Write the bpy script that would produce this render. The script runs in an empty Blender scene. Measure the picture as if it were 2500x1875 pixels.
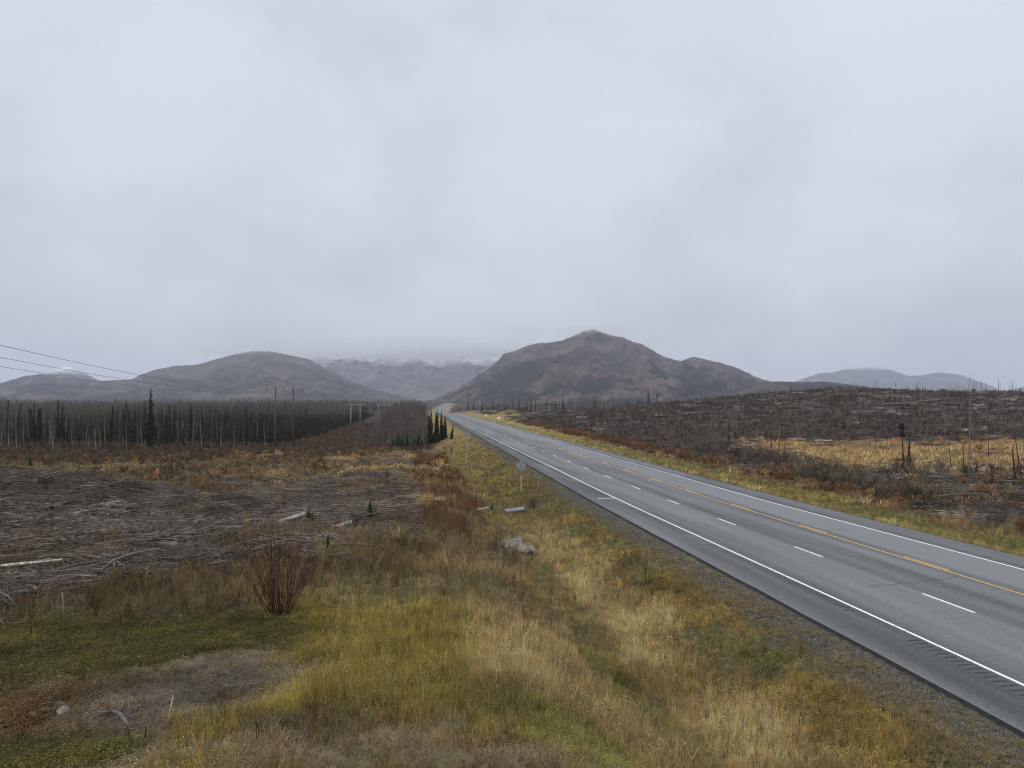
import bpy, math, random
import numpy as np
from mathutils import Vector, Matrix

scene = bpy.context.scene
ZC = 9.0                      # camera height above the datum, metres
HRES = 67.3                   # horizontal field of view, degrees
PITCH = 1.235

# ------------------------------------------------------------------ camera
cam_data = bpy.data.cameras.new('camera')
cam_data.sensor_width = 36.0
cam_data.angle = math.radians(HRES)
cam_data.clip_start = 0.1
cam_data.clip_end = 60000.0
cam = bpy.data.objects.new('camera', cam_data)
scene.collection.objects.link(cam)
cam.location = (0, 0, ZC)
cam.rotation_euler = (math.radians(90 + PITCH), 0, 0)
scene.camera = cam

# ------------------------------------------------------------------ world, sun, exposure
SUN_EL, SUN_AZ = 48.0, -150.0
world = bpy.data.worlds.new('World')
scene.world = world
world.use_nodes = True
wn, wl = world.node_tree.nodes, world.node_tree.links
wn.clear()
def N(nodes, kind, **kw):
    n = nodes.new(kind)
    for k, v in kw.items():
        setattr(n, k, v)
    return n
w_out = N(wn, 'ShaderNodeOutputWorld')
sky = N(wn, 'ShaderNodeTexSky', sky_type='NISHITA')
sky.sun_disc = False
sky.sun_elevation = math.radians(SUN_EL)
sky.sun_rotation = math.radians(SUN_AZ)
bg_clear = N(wn, 'ShaderNodeBackground'); bg_clear.inputs['Strength'].default_value = 0.08
bg_cloud = N(wn, 'ShaderNodeBackground'); bg_cloud.inputs['Strength'].default_value = 1.0
w_mix = N(wn, 'ShaderNodeMixShader'); w_mix.inputs[0].default_value = 0.94
wl.new(sky.outputs[0], bg_clear.inputs[0])
tc = N(wn, 'ShaderNodeTexCoord')
sep = N(wn, 'ShaderNodeSeparateXYZ'); wl.new(tc.outputs['Generated'], sep.inputs[0])
# flat cloud deck: project the direction on a plane overhead
zmax = N(wn, 'ShaderNodeMath', operation='MAXIMUM'); zmax.inputs[1].default_value = 0.0
wl.new(sep.outputs[2], zmax.inputs[0])
zadd = N(wn, 'ShaderNodeMath', operation='ADD'); zadd.inputs[1].default_value = 0.55
wl.new(zmax.outputs[0], zadd.inputs[0])
dx = N(wn, 'ShaderNodeMath', operation='DIVIDE'); wl.new(sep.outputs[0], dx.inputs[0]); wl.new(zadd.outputs[0], dx.inputs[1])
dy = N(wn, 'ShaderNodeMath', operation='DIVIDE'); wl.new(sep.outputs[1], dy.inputs[0]); wl.new(zadd.outputs[0], dy.inputs[1])
comb = N(wn, 'ShaderNodeCombineXYZ'); wl.new(dx.outputs[0], comb.inputs[0]); wl.new(dy.outputs[0], comb.inputs[1])
cn = N(wn, 'ShaderNodeTexNoise'); cn.inputs['Scale'].default_value = 2.6; cn.inputs['Detail'].default_value = 5
cn.inputs['Roughness'].default_value = 0.5; cn.inputs['Distortion'].default_value = 0.35
wl.new(comb.outputs[0], cn.inputs['Vector'])
cn2 = N(wn, 'ShaderNodeTexNoise'); cn2.inputs['Scale'].default_value = 1.2; cn2.inputs['Detail'].default_value = 3
wl.new(comb.outputs[0], cn2.inputs['Vector'])
addn = N(wn, 'ShaderNodeMath', operation='MULTIPLY_ADD'); addn.inputs[1].default_value = 0.8
wl.new(cn2.outputs['Fac'], addn.inputs[0]); wl.new(cn.outputs['Fac'], addn.inputs[2])
cr = N(wn, 'ShaderNodeValToRGB')
cr.color_ramp.elements[0].position = 0.70; cr.color_ramp.elements[0].color = (0.478, 0.526, 0.586, 1)
cr.color_ramp.elements[1].position = 1.08; cr.color_ramp.elements[1].color = (0.580, 0.630, 0.688, 1)
wl.new(addn.outputs[0], cr.inputs[0])
# overcast deck: a little brighter overhead than at the horizon
gr = N(wn, 'ShaderNodeMath', operation='MULTIPLY_ADD'); gr.inputs[1].default_value = 0.30; gr.inputs[2].default_value = 0.90
wl.new(zmax.outputs[0], gr.inputs[0])
vm = N(wn, 'ShaderNodeVectorMath', operation='SCALE')
wl.new(cr.outputs[0], vm.inputs[0]); wl.new(gr.outputs[0], vm.inputs['Scale'])
wl.new(vm.outputs[0], bg_cloud.inputs[0])
wl.new(bg_clear.outputs[0], w_mix.inputs[1]); wl.new(bg_cloud.outputs[0], w_mix.inputs[2])
wl.new(w_mix.outputs[0], w_out.inputs['Surface'])

sun_data = bpy.data.lights.new('sun', 'SUN')
sun_data.energy = 1.5
sun_data.angle = math.radians(35)
sun_data.color = (1.0, 0.95, 0.88)
sun = bpy.data.objects.new('sun', sun_data)
scene.collection.objects.link(sun)
_e, _a = math.radians(SUN_EL), math.radians(SUN_AZ)
sdir = Vector((math.sin(_a) * math.cos(_e), math.cos(_a) * math.cos(_e), math.sin(_e)))
sun.rotation_euler = sdir.to_track_quat('Z', 'Y').to_euler()
sun.location = (0, 0, 60)

scene.view_settings.view_transform = 'Standard'
scene.view_settings.look = 'None'
scene.view_settings.exposure = 0.33
scene.view_settings.gamma = 1.0
scene.view_settings.use_curve_mapping = False
scene.render.engine = 'CYCLES'
cy = scene.cycles
cy.use_denoising = True
cy.denoising_prefilter = 'FAST'
cy.filter_width = 1.1
cy.use_adaptive_sampling = False
cy.max_bounces = 5; cy.diffuse_bounces = 2; cy.glossy_bounces = 2; cy.transmission_bounces = 2
cy.transparent_max_bounces = 8; cy.volume_bounces = 2
cy.sample_clamp_indirect = 4.0

# ------------------------------------------------------------------ noise and helpers
def _h(ix, iy, seed):
    n = (ix.astype(np.int64) * 374761393 + iy.astype(np.int64) * 668265263 + seed * 1274126177) & 0xffffffff
    n = ((n ^ (n >> 13)) * 1274126177) & 0xffffffff
    return ((n ^ (n >> 16)) & 0xffff) / 65535.0
def vnoise(x, y, seed=0):
    x = np.asarray(x, float); y = np.asarray(y, float)
    ix = np.floor(x); iy = np.floor(y); fx = x - ix; fy = y - iy
    ux = fx * fx * fx * (fx * (fx * 6 - 15) + 10); uy = fy * fy * fy * (fy * (fy * 6 - 15) + 10)
    a = _h(ix, iy, seed); b = _h(ix + 1, iy, seed); c = _h(ix, iy + 1, seed); d = _h(ix + 1, iy + 1, seed)
    return (a + (b - a) * ux) * (1 - uy) + (c + (d - c) * ux) * uy
def fbm(x, y, octaves=4, seed=0):
    v = 0; a = .5; n = 0
    for i in range(octaves):
        v = v + a * vnoise(x * 2 ** i + 17.3 * i, y * 2 ** i - 9.1 * i, seed + i); n += a; a *= .5
    return v / n
def sst(a, b, x):
    u = np.clip((x - a) / (b - a), 0, 1)
    return u * u * (3 - 2 * u)

# ------------------------------------------------------------------ the lie of the land (heights relative to the camera)
TH = math.asin(.1216); CT, ST = math.cos(TH), math.sin(TH)     # bearing of the highway
def road_off(s):
    return np.interp(s, [0, 900, 1300, 1700, 2000, 2300, 2600, 3500], [0, 0, 8, 28, 49, 76, 108, 220])
def st(x, y):
    s = -x * ST + y * CT
    return s, x * CT + y * ST - road_off(s)
def road_xy(s, t):
    t = t + road_off(s)
    return t * CT - s * ST, t * ST + s * CT
_sg = np.arange(-320, 3100, 2.0)
_zg = np.interp(_sg, [-300, -20, 20, 60, 150, 340, 480, 546, 600, 700, 900, 1300, 1600, 1720, 2000, 2300, 2420, 3000],
                [-6.9, -7.4, -7.55, -7.95, -8.1, -8.4, -8.65, -8.9, -9.9, -14, -20, -24, -21.6, -19.6, -14, -7.6, -6.2, -9])
_k = np.hanning(17); _k /= _k.sum()
_zg = np.convolve(np.pad(_zg, 8, mode='edge'), _k, mode='valid')
def zr(s):
    return np.interp(s, _sg, _zg)
def terrain(x, y):
    x = np.asarray(x, float); y = np.asarray(y, float)
    s, t = st(x, y); R = zr(s); r = np.hypot(x, y)
    d = np.where(y > 0, r, r * .35 + 2)
    ML = np.interp(d, [0, 3, 6, 9.5, 15, 22, 32, 45, 60, 90, 140, 190, 300, 450, 680, 900, 1250, 1700, 2300, 3000, 16000],
                   [-1.9, -2.3, -3.5, -4.7, -5.6, -6.4, -7.1, -7.6, -7.9, -8.6, -10.2, -12.5, -13.3, -12, -8.0, -13, -20, -19, -7.5, -9, -12])
    ML = ML + 3.3 * np.exp(-((x + 36) / 14) ** 2 - ((y - 52) / 8) ** 2) + .9 * np.exp(-((x + 17) / 9) ** 2 - ((y - 37) / 4) ** 2)
    ML = ML + (fbm(x / 14, y / 14, 3, 5) - .5) * 1.3 * sst(18, 40, r) * (1 - sst(200, 500, r))
    ML = ML + (fbm(x / 2.2, y / 2.2, 3, 8) - .5) * .45 * (1 - sst(60, 140, r))
    ML = ML + (fbm(x / 220, y / 220, 3, 11) - .5) * 5 * sst(400, 900, r)
    w = sst(1.0, 8.2, t)
    emb = np.interp(t, [7.4, 9.0, 12.2, 13.75, 14.4], [-1.45, -1.4, -.44, -.09, -.2]) + (fbm(x / 3, y / 3, 3, 9) - .5) * .35 * (1 - sst(11, 13, t))
    left = ML * (1 - w) + (R + emb) * w
    MR = np.interp(d, [0, 60, 100, 140, 200, 400, 680, 900, 1250, 1700, 2300, 3000, 16000], [-9.0, -9.2, -9.3, -9.1, -9, -8.4, -7.8, -13, -20, -19, -8, -8, -12])
    A = np.interp(x, [0, 30, 79, 115, 146, 170, 220, 300, 600], [1, 3, 7.6, 10.8, 13.3, 12.4, 11.8, 12, 9])
    MR = MR + A * np.exp(-((y - 330 - .12 * x) / 115) ** 2) * sst(40, 75, t)
    MR = MR + 3.2 * np.exp(-((s - 400) / 45) ** 2 - ((t - 50) / 11) ** 2)
    MR = MR + (fbm(x / 12, y / 12, 3, 21) - .5) * 1.4 * sst(34, 46, t)
    MR = MR + (fbm(x / 220, y / 220, 3, 31) - .5) * 4 * sst(400, 900, r)
    wr = sst(35, 46, t)
    er = np.interp(t, [28.9, 29.6, 31, 36, 40], [-.12, -.06, -.35, -1.15, -1.1]) + (fbm(x / 3, y / 3, 3, 29) - .5) * .3 * sst(31, 33, t)
    right = (R + er) * (1 - wr) + MR * wr
    z = np.where(t < 21.7, left, right)
    return np.where((t > 14.4) & (t < 28.9), R - .12 - .25 * sst(14.4, 15.2, t) * (1 - sst(28.1, 28.9, t)), z)
def gz(x, y):
    """ground height in world z"""
    return float(terrain(np.array([x]), np.array([y]))[0]) + ZC

# ------------------------------------------------------------------ land cover: real colour, height and kind of what grows where
# columns: r g b | tuft height | density | share of: fine grass, tall stalks, leafy weeds, moss, twigs, litter
COV = dict(
    scrub=(.150, .116, .076, .42, .8, .6, .05, .1, 0, .25, 0),
    floor=(.060, .050, .044, .40, .15, .3, 0, 0, 0, .7, 0),
    moss=(.072, .064, .016, .15, 1.0, .06, 0, .25, .66, 0, .03),
    redmoss=(.098, .056, .024, .15, .9, .05, 0, .25, .66, 0, .04),
    litter=(.185, .150, .112, .10, .95, .32, .02, .12, 0, .08, .46),
    olive=(.262, .204, .056, .32, 1.0, .72, .16, .08, 0, .0, .04),
    straw=(.450, .325, .150, .38, 1.0, .80, .12, .08, 0, 0, 0),
    green=(.175, .178, .048, .26, 1.0, .78, .02, .2, 0, 0, 0),
    mixed=(.240, .200, .095, .28, .9, .6, .10, .22, 0, .03, .05),
    ember=(.285, .205, .068, .30, 1.0, .7, .08, .22, 0, 0, 0),
    gravel=(.105, .098, .090, .10, .42, .62, 0, .18, 0, 0, .2),
    brown=(.205, .165, .095, .36, .95, .58, .10, .16, 0, .14, .02),
    slash=(.092, .068, .052, .20, .55, .38, .02, .12, 0, .14, .34),
    clearing=(.190, .136, .080, .30, .8, .58, .1, .1, 0, .10, .12),
    rust=(.225, .135, .080, .40, .9, .58, .1, .1, 0, .22, 0),
    verge=(.275, .215, .088, .28, .9, .85, .07, .08, 0, 0, 0),
    rverge=(.275, .225, .080, .26, .9, .85, .05, .1, 0, 0, 0),
    orange=(.450, .300, .145, .5, 1.0, .86, .14, 0, 0, 0, 0),
    burnt=(.112, .094, .086, .34, .5, .35, .05, .1, 0, .5, 0),
    far=(.075, .060, .052, .30, .0, 1, 0, 0, 0, 0, 0),
)
COV = {k: np.array(v, float) for k, v in COV.items()}
def landcover(x, y):
    x = np.asarray(x, float); y = np.asarray(y, float)
    r = np.hypot(x, y)
    n1 = fbm(x / 3.5, y / 3.5, 4, 41); n2 = fbm(x / .9, y / .9, 3, 43); n3 = fbm(x / 18, y / 18, 3, 47); n4 = fbm(x / 7, y / 7, 3, 53)
    amp = np.clip(.16 * r, 1.0, 14)
    xw = x + (n1 - .5) * amp; yw = y + (fbm(x / 3.5 + 40, y / 3.5, 4, 61) - .5) * amp
    s, t = st(x, y); tw = t + (n1 - .5) * np.clip(.07 * r, 1.6, 5)
    c = np.zeros(x.shape + (11,)) + COV['scrub']
    def lay(m, k):
        m = np.clip(m, 0, 1)[..., None]
        c[...] = c * (1 - m) + COV[k] * m
    def el(cx, cy, rx, ry, soft=.25):
        return 1 - sst(1 - soft, 1 + soft, np.hypot((xw - cx) / rx, (yw - cy) / ry))
    # ---- left of the road, far to near
    lay(sst(185, 200, yw), 'floor')
    lay(sst(600, 800, r), 'far')
    lay(el(-80, 108, 42, 16) , 'mixed')
    lay(el(-80, 108, 42, 16) * sst(.45, .6, n4), 'olive')
    lay(sst(.40, .62, n4) * (1 - sst(110, 160, yw)) * (yw > 55), 'clearing')
    lay(sst(60, 66, yw) * (1 - sst(88, 100, yw)) * (xw < -12) * .8, 'clearing')
    lay(el(-48, 150, 16, 40) * .6 * sst(.4, .6, n3), 'straw')
    lay(el(-14, 110, 14, 75), 'clearing')
    lay(el(-14, 75, 13, 34) * sst(.42, .55, n4), 'slash')
    lay(el(-14, 110, 14, 75) * sst(.52, .66, n1) * .8, 'straw')
    lay((1 - sst(58, 66, yw)) * sst(22, 26, yw), 'slash')
    lay((1 - sst(58, 66, yw)) * sst(25, 30, yw) * sst(.55, .66, n4), 'clearing')
    lay(el(-3, 40, 7, 10, .5), 'brown')
    lay(el(-3, 40, 7, 10, .5) * sst(.50, .60, n1), 'straw')
    lay((1 - sst(29, 33, yw)) * sst(-15, -10, xw) * (t < 3), 'brown')
    lay((1 - sst(24, 27, yw)) * (t < 3), 'brown')
    # ---- foreground
    lay((1 - sst(24.5, 27, yw)) * sst(-9, -6.5, xw), 'olive')
    lay(el(-1.5, 27.5, 6, 3.2) * .8, 'mixed')
    lay(el(-12, 20.3, 6.6, 3.9), 'moss')
    lay((1 - sst(15.5, 17, yw)) * (xw < -5), 'moss')
    lay(el(-9.6, 13.8, 3.0, 2.0, .5), 'redmoss')
    lay(el(-7.2, 11.3, 1.6, 1.2, .5), 'moss')
    lay(el(-6.8, 15.6, 1.7, 2.6, .5), 'litter')
    lay((1 - sst(11.2, 13.6, yw + .15 * x)) * sst(-6.8, -5.2, xw) * sst(.40, .58, n2 * .5 + n1 * .5) * .8, 'litter')
    lay(el(-1.8, 13.1, 1.2, .9) * .5, 'olive')
    lay(sst(.8, 2.2, tw) * (1 - sst(5.0, 6.2, tw)) * sst(12, 14, y) * (1 - sst(24, 28, yw)), 'straw')
    lay(el(1.5, 13.6, 1.2, 2.4, .6) * .8, 'green')
    lay(el(.4, 13.8, 1.3, 1.1, .6) * .6, 'green')
    lay(sst(4.6, 5.6, tw), 'mixed')
    lay(sst(4.6, 5.6, tw) * sst(.58, .68, n1) * (y < 50) * .7, 'green')
    lay(sst(4.6, 5.6, tw) * sst(.5, .65, n2) * .5, 'ember')
    lay(sst(6.6, 7.6, tw), 'straw')
    lay(sst(6.6, 7.6, tw) * sst(.50, .68, n1) * .7, 'ember')
    lay(sst(52, 64, y) * sst(2.5, 6, tw), 'verge')
    lay(sst(52, 64, y) * sst(2.5, 6, tw) * sst(.48, .62, n4), 'ember')
    lay(sst(48, 58, yw) * sst(-1.5, .3, tw) * (1 - sst(3.0, 4.6, tw)) * (1 - sst(110, 140, y)), 'rust')
    lay(sst(48, 58, yw) * sst(-3.5, -1.5, tw) * (1 - sst(3.5, 5.5, tw)) * sst(.40, .54, n1) * (1 - sst(130, 170, y)), 'straw')
    lay(sst(9.3, 10.6, tw), 'ember')
    lay(sst(9.3, 10.6, tw) * sst(.5, .62, n1), 'mixed')
    lay(sst(10.4, 11.3, tw) * sst(.58, .68, n1) * .75, 'green')
    lay(sst(9.3, 10.6, tw) * sst(52, 64, y) * sst(.45, .6, n3), 'verge')
    lay(sst(11.7, 12.9, t + (n2 - .5) * 1.6) * .9, 'gravel')
    # ---- right of the road
    R_ = t > 21.7
    lay(R_ * 1.0, 'gravel')
    lay(R_ * sst(30.5, 31.2, t + (n2 - .5) * .9), 'straw')
    lay(R_ * sst(31.2, 32.4, t + (n2 - .5) * .9), 'rverge')
    lay(R_ * sst(31.2, 32.4, t) * sst(.56, .66, n1) * .7, 'green')
    edge = 39.6 + 2 * (n3 - .5)
    lay(R_ * sst(-1, .8, tw - edge), 'brown')
    lay(R_ * sst(-1, .8, tw - edge) * sst(.5, .58, n4), 'rust')
    lay(R_ * sst(-1, .8, tw - edge) * sst(.58, .66, n1) * .7, 'orange')
    lay(R_ * sst(41, 45, tw), 'burnt')
    lay(R_ * sst(41, 45, tw) * sst(.52, .7, n1) * .6 * (1 - sst(140, 240, r)), 'clearing')
    lay(R_ * sst(42, 45, tw) * (1 - sst(96, 108, yw)) * .75, 'clearing')
    om = sst(72, 92, yw) * (1 - sst(152, 164, yw)) * sst(34, 44, xw - .02 * y) * (t > 44) * (.6 + .4 * sst(84, 100, yw)) 
    lay(R_ * om, 'orange')
    lay(R_ * om * sst(.56, .68, n4) * .6, 'clearing')
    lay(R_ * sst(300, 420, s) * (1 - sst(460, 520, s)) * sst(32, 36, t) * (1 - sst(54, 62, t)), 'verge')
    lay(R_ * sst(250, 330, y) * (1 - sst(400, 520, y)) * (x > 60), 'burnt')
    lay(R_ * sst(700, 900, r) * (t > 45), 'far')
    vary = .72 + .56 * fbm(x / 1.6, y / 1.6, 4, 71)
    c[..., :3] *= vary[..., None]
    return c

# ------------------------------------------------------------------ mesh helpers
def link(o, parent=None):
    scene.collection.objects.link(o)
    if parent is not None:
        o.parent = parent
    return o
def tag(o, label=None, category=None, group=None, kind=None):
    if label: o['label'] = label
    if category: o['category'] = category
    if group: o['group'] = group
    if kind: o['kind'] = kind
    return o
def mesh_np(name, V, Fq, mats, smooth=False, midx=None):
    me = bpy.data.meshes.new(name)
    me.from_pydata([tuple(v) for v in V], [], [tuple(f) for f in Fq])
    for m in (mats if isinstance(mats, (list, tuple)) else [mats]):
        me.materials.append(m)
    if midx is not None:
        me.polygons.foreach_set('material_index', np.asarray(midx, np.int32))
    if smooth:
        me.polygons.foreach_set('use_smooth', np.ones(len(me.polygons), bool))
    me.update()
    return me
class MB:
    """collects simple solids into one mesh"""
    def __init__(self):
        self.V = []; self.F = []; self.M = []; self.mi = 0
    def face(self, pts):
        b = len(self.V); self.V += [tuple(p) for p in pts]; self.F.append(tuple(range(b, b + len(pts)))); self.M.append(self.mi)
    def tube(self, pts, rad, n=5, cap=True):
        pts = [Vector(p) for p in pts]; b = len(self.V); ref = None
        for i, p in enumerate(pts):
            d = (pts[min(i + 1, len(pts) - 1)] - pts[max(i - 1, 0)])
            if d.length < 1e-9: d = Vector((0, 0, 1))
            d.normalize()
            if ref is None:
                ref = Vector((1, 0, 0)) if abs(d.x) < .8 else Vector((0, 1, 0))
            u = d.cross(ref).normalized(); v = d.cross(u); ref = -d.cross(u).cross(d) if False else ref
            for k in range(n):
                a = 2 * math.pi * k / n
                self.V.append(tuple(p + (u * math.cos(a) + v * math.sin(a)) * rad[i]))
        for i in range(len(pts) - 1):
            for k in range(n):
                a = b + i * n + k; c = b + i * n + (k + 1) % n
                self.F.append((a, c, c + n, a + n)); self.M.append(self.mi)
        if cap:
            self.F.append(tuple(b + k for k in range(n))[::-1]); self.M.append(self.mi)
            e = b + (len(pts) - 1) * n
            self.F.append(tuple(e + k for k in range(n))); self.M.append(self.mi)
    def box(self, c, sz, rot=None):
        b = len(self.V); c = Vector(c)
        for sx in (-1, 1):
            for sy in (-1, 1):
                for sz_ in (-1, 1):
                    p = Vector((sx * sz[0] / 2, sy * sz[1] / 2, sz_ * sz[2] / 2))
                    if rot is not None: p = rot @ p
                    self.V.append(tuple(c + p))
        for f in ((0, 1, 3, 2), (4, 6, 7, 5), (0, 4, 5, 1), (2, 3, 7, 6), (0, 2, 6, 4), (1, 5, 7, 3)):
            self.F.append(tuple(b + i for i in f)); self.M.append(self.mi)
    def mesh(self, name, mats, smooth=False):
        return mesh_np(name, self.V, self.F, mats, smooth, self.M)
    def build(self, name, mats, parent=None, smooth=False):
        return link(bpy.data.objects.new(name, self.mesh(name, mats, smooth)), parent)
def empty(name, loc, rz=0.0):
    o = bpy.data.objects.new(name, None)
    o.empty_display_size = .3
    o.location = loc; o.rotation_euler = (0, 0, rz)
    return link(o)

# ------------------------------------------------------------------ materials
def mat(name, col, rough=.9, var=.25, scale=3.0, spec=.15, bump=0.0, bscale=20.0, col2=None, attr=None, stretch=None, detail=5):
    """procedural material: base colour varied by noise; attr = ('GEOMETRY'|'INSTANCER', name) multiplies a stored real colour in"""
    m = bpy.data.materials.new(name); m.use_nodes = True
    nd, lk = m.node_tree.nodes, m.node_tree.links
    b = nd['Principled BSDF']
    b.inputs['Roughness'].default_value = rough
    b.inputs['Specular IOR Level'].default_value = spec
    co = N(nd, 'ShaderNodeTexCoord'); vec = co.outputs['Object']
    if stretch:
        mp = N(nd, 'ShaderNodeMapping'); mp.inputs['Scale'].default_value = stretch; lk.new(vec, mp.inputs[0]); vec = mp.outputs[0]
    tx = N(nd, 'ShaderNodeTexNoise'); tx.inputs['Scale'].default_value = scale; tx.inputs['Detail'].default_value = detail
    lk.new(vec, tx.inputs['Vector'])
    rp = N(nd, 'ShaderNodeValToRGB')
    c1 = [c * (1 - var) for c in col]; c2 = [c * (1 + var) for c in col] if col2 is None else col2
    rp.color_ramp.elements[0].position = .32; rp.color_ramp.elements[0].color = (*c1, 1)
    rp.color_ramp.elements[1].position = .68; rp.color_ramp.elements[1].color = (*c2, 1)
    lk.new(tx.outputs['Fac'], rp.inputs[0])
    out = rp.outputs[0]
    if attr:
        at = N(nd, 'ShaderNodeAttribute'); at.attribute_type = attr[0]; at.attribute_name = attr[1]
        mx = N(nd, 'ShaderNodeMix', data_type='RGBA', blend_type='MULTIPLY'); mx.inputs[0].default_value = 1
        lk.new(out, mx.inputs[6]); lk.new(at.outputs['Color'], mx.inputs[7]); out = mx.outputs[2]
    lk.new(out, b.inputs['Base Color'])
    if bump:
        t2 = N(nd, 'ShaderNodeTexNoise'); t2.inputs['Scale'].default_value = bscale; t2.inputs['Detail'].default_value = 4
        lk.new(vec, t2.inputs['Vector'])
        bp = N(nd, 'ShaderNodeBump'); bp.inputs['Strength'].default_value = bump; bp.inputs['Distance'].default_value = .1
        lk.new(t2.outputs['Fac'], bp.inputs['Height']); lk.new(bp.outputs[0], b.inputs['Normal'])
    return m
M = {}
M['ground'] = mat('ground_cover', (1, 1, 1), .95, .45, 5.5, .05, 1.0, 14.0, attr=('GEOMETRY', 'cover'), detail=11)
M['blade'] = mat('grass_blade', (1, 1, 1), .8, .15, 1.0, .1, attr=('INSTANCER', 'tint'))
M['twig'] = mat('twig_bark', (.92, .84, .78), .9, .3, 2.0, .1, attr=('INSTANCER', 'tint'))
M['stick'] = mat('weathered_stick', (1, 1, 1), .85, .4, 1.5, .15, attr=('INSTANCER', 'tint'))
M['log'] = mat('grey_dead_wood', (.150, .136, .122), .8, .45, 1.6, .2, .4, 30, stretch=(1, 6, 6))
M['log_dark'] = mat('charred_dead_wood', (.075, .066, .060), .85, .6, 1.6, .2, .4, 30, stretch=(1, 6, 6))
M['birch_log'] = mat('pale_birch_bark', (.46, .40, .33), .75, .45, 2.2, .2, .3, 20, stretch=(4, 1, 1))
M['bare_log'] = mat('bare_grey_trunk', (.30, .275, .245), .8, .4, 2.2, .2, .3, 20, stretch=(1, 5, 5))
M['root'] = mat('root_wood', (.075, .058, .045), .9, .5, 5, .1, .6, 18)
M['aspen'] = mat('aspen_bark', (.165, .155, .125), .85, .4, 3, .1, .2, 30, stretch=(1, 1, .4))
M['aspen_twig'] = mat('aspen_twig', (.060, .050, .042), .9, .3, 2, .05)
M['spruce'] = mat('spruce_needles', (.022, .026, .017), .85, .4, 2.5, .08)
M['spruce_young'] = mat('young_spruce_needles', (.028, .05, .022), .85, .4, 2.5, .08)
M['spruce_bark'] = mat('spruce_bark', (.055, .045, .038), .9, .4, 4, .05)
M['char'] = mat('charred_bark', (.036, .030, .028), .85, .5, 3, .15, .3, 20)
M['snag_grey'] = mat('bleached_snag_wood', (.17, .155, .135), .85, .45, 2.5, .15, .3, 25, stretch=(3, 3, .5))
M['asphalt'] = None
M['paint_w'] = mat('white_road_paint', (.78, .79, .78), .6, .10, 3.0, .3, detail=8)
M['paint_y'] = mat('yellow_road_paint', (.62, .36, .09), .6, .12, 3.0, .3, detail=8)
M['tar'] = mat('crack_filler', (.03, .03, .032), .5, .2, 3, .4)
M['groove'] = mat('rumble_groove_asphalt', (.040, .041, .043), .85, .25, 8, .2)
M['wood_pole'] = mat('brown_pole_wood', (.115, .062, .040), .85, .35, 1.2, .1, .2, 20, stretch=(2, 2, .25))
M['pole_grey'] = mat('grey_pole_wood', (.30, .275, .24), .85, .25, 1.2, .1, .2, 20, stretch=(2, 2, .25))
M['arm'] = mat('weathered_crossarm', (.30, .27, .24), .85, .3, 2, .1)
M['ceramic'] = mat('insulator_ceramic', (.12, .09, .08), .35, .1, 2, .5)
M['wire'] = mat('conductor', (.12, .12, .125), .6, .1, 2, .4)
M['alu'] = mat('sign_back_aluminium', (.30, .32, .34), .45, .12, 4, .5)
M['alu'].node_tree.nodes['Principled BSDF'].inputs['Metallic'].default_value = .35
M['post'] = mat('timber_sign_post', (.42, .34, .25), .85, .25, 3, .1, stretch=(3, 3, .4))
M['bracket'] = mat('galvanised_bracket', (.20, .21, .23), .5, .2, 4, .5)
M['sign_white'] = mat('white_sign_sheet', (.72, .73, .72), .5, .06, 4, .3)
M['culvert'] = mat('galvanised_culvert', (.22, .25, .27), .5, .25, 4, .5, .3, 8)
M['culvert'].node_tree.nodes['Principled BSDF'].inputs['Metallic'].default_value = .4
M['stone'] = mat('lichened_stone', (.225, .200, .168), .9, .45, 3.2, .1, 1.0, 6, detail=8)
M['stone_small'] = mat('pale_field_stone', (.22, .20, .175), .9, .35, 9, .1, .5, 20)
M['willow'] = mat('red_willow_bark', (.062, .024, .017), .7, .4, 6, .2)
M['leaf_dry'] = mat('dry_curled_leaf', (.42, .27, .16), .8, .4, 4, .1)
M['leaf_yellow'] = mat('yellow_autumn_leaf', (.42, .33, .045), .8, .3, 4, .1)
M['flag'] = mat('pink_survey_ribbon', (.80, .30, .24), .7, .1, 4, .1)
M['stake'] = mat('pale_survey_lath', (.55, .40, .30), .8, .2, 4, .1)

for k_, pos in (('paint_w', .40), ('paint_y', .42)):
    n_ = M[k_].node_tree.nodes; r_ = [q for q in n_ if q.type == 'VALTORGB'][0].color_ramp
    [q for q in n_ if q.type == 'TEX_NOISE'][0].inputs['Scale'].default_value = 5.0
    [q for q in n_ if q.type == 'TEX_NOISE'][0].inputs['Roughness'].default_value = .7
    c_ = tuple(r_.elements[1].color); r_.elements[1].position = pos + .07; r_.elements[0].position = pos - .06
    q_ = .42 if k_ == 'paint_w' else .68
    r_.elements[0].color = (c_[0] * q_, c_[1] * (q_ + .04), c_[2] * (q_ + .12), 1)
# asphalt: wheel tracks and patches in the material, from the lateral position stored on the mesh
m = bpy.data.materials.new('worn_asphalt'); m.use_nodes = True
nd, lk = m.node_tree.nodes, m.node_tree.links
b = nd['Principled BSDF']; b.inputs['Roughness'].default_value = .75; b.inputs['Specular IOR Level'].default_value = .3
at = N(nd, 'ShaderNodeAttribute'); at.attribute_name = 'lane'
sx = N(nd, 'ShaderNodeSeparateXYZ'); lk.new(at.outputs['Vector'], sx.inputs[0])     # x = lateral metres, y = along metres
cb = N(nd, 'ShaderNodeCombineXYZ')
ml = N(nd, 'ShaderNodeMath', operation='MULTIPLY'); ml.inputs[1].default_value = .035; lk.new(sx.outputs[1], ml.inputs[0])
lk.new(sx.outputs[0], cb.inputs[0]); lk.new(ml.outputs[0], cb.inputs[1])
streak = N(nd, 'ShaderNodeTexNoise'); streak.inputs['Scale'].default_value = .9; streak.inputs['Detail'].default_value = 6
lk.new(cb.outputs[0], streak.inputs['Vector'])
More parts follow.
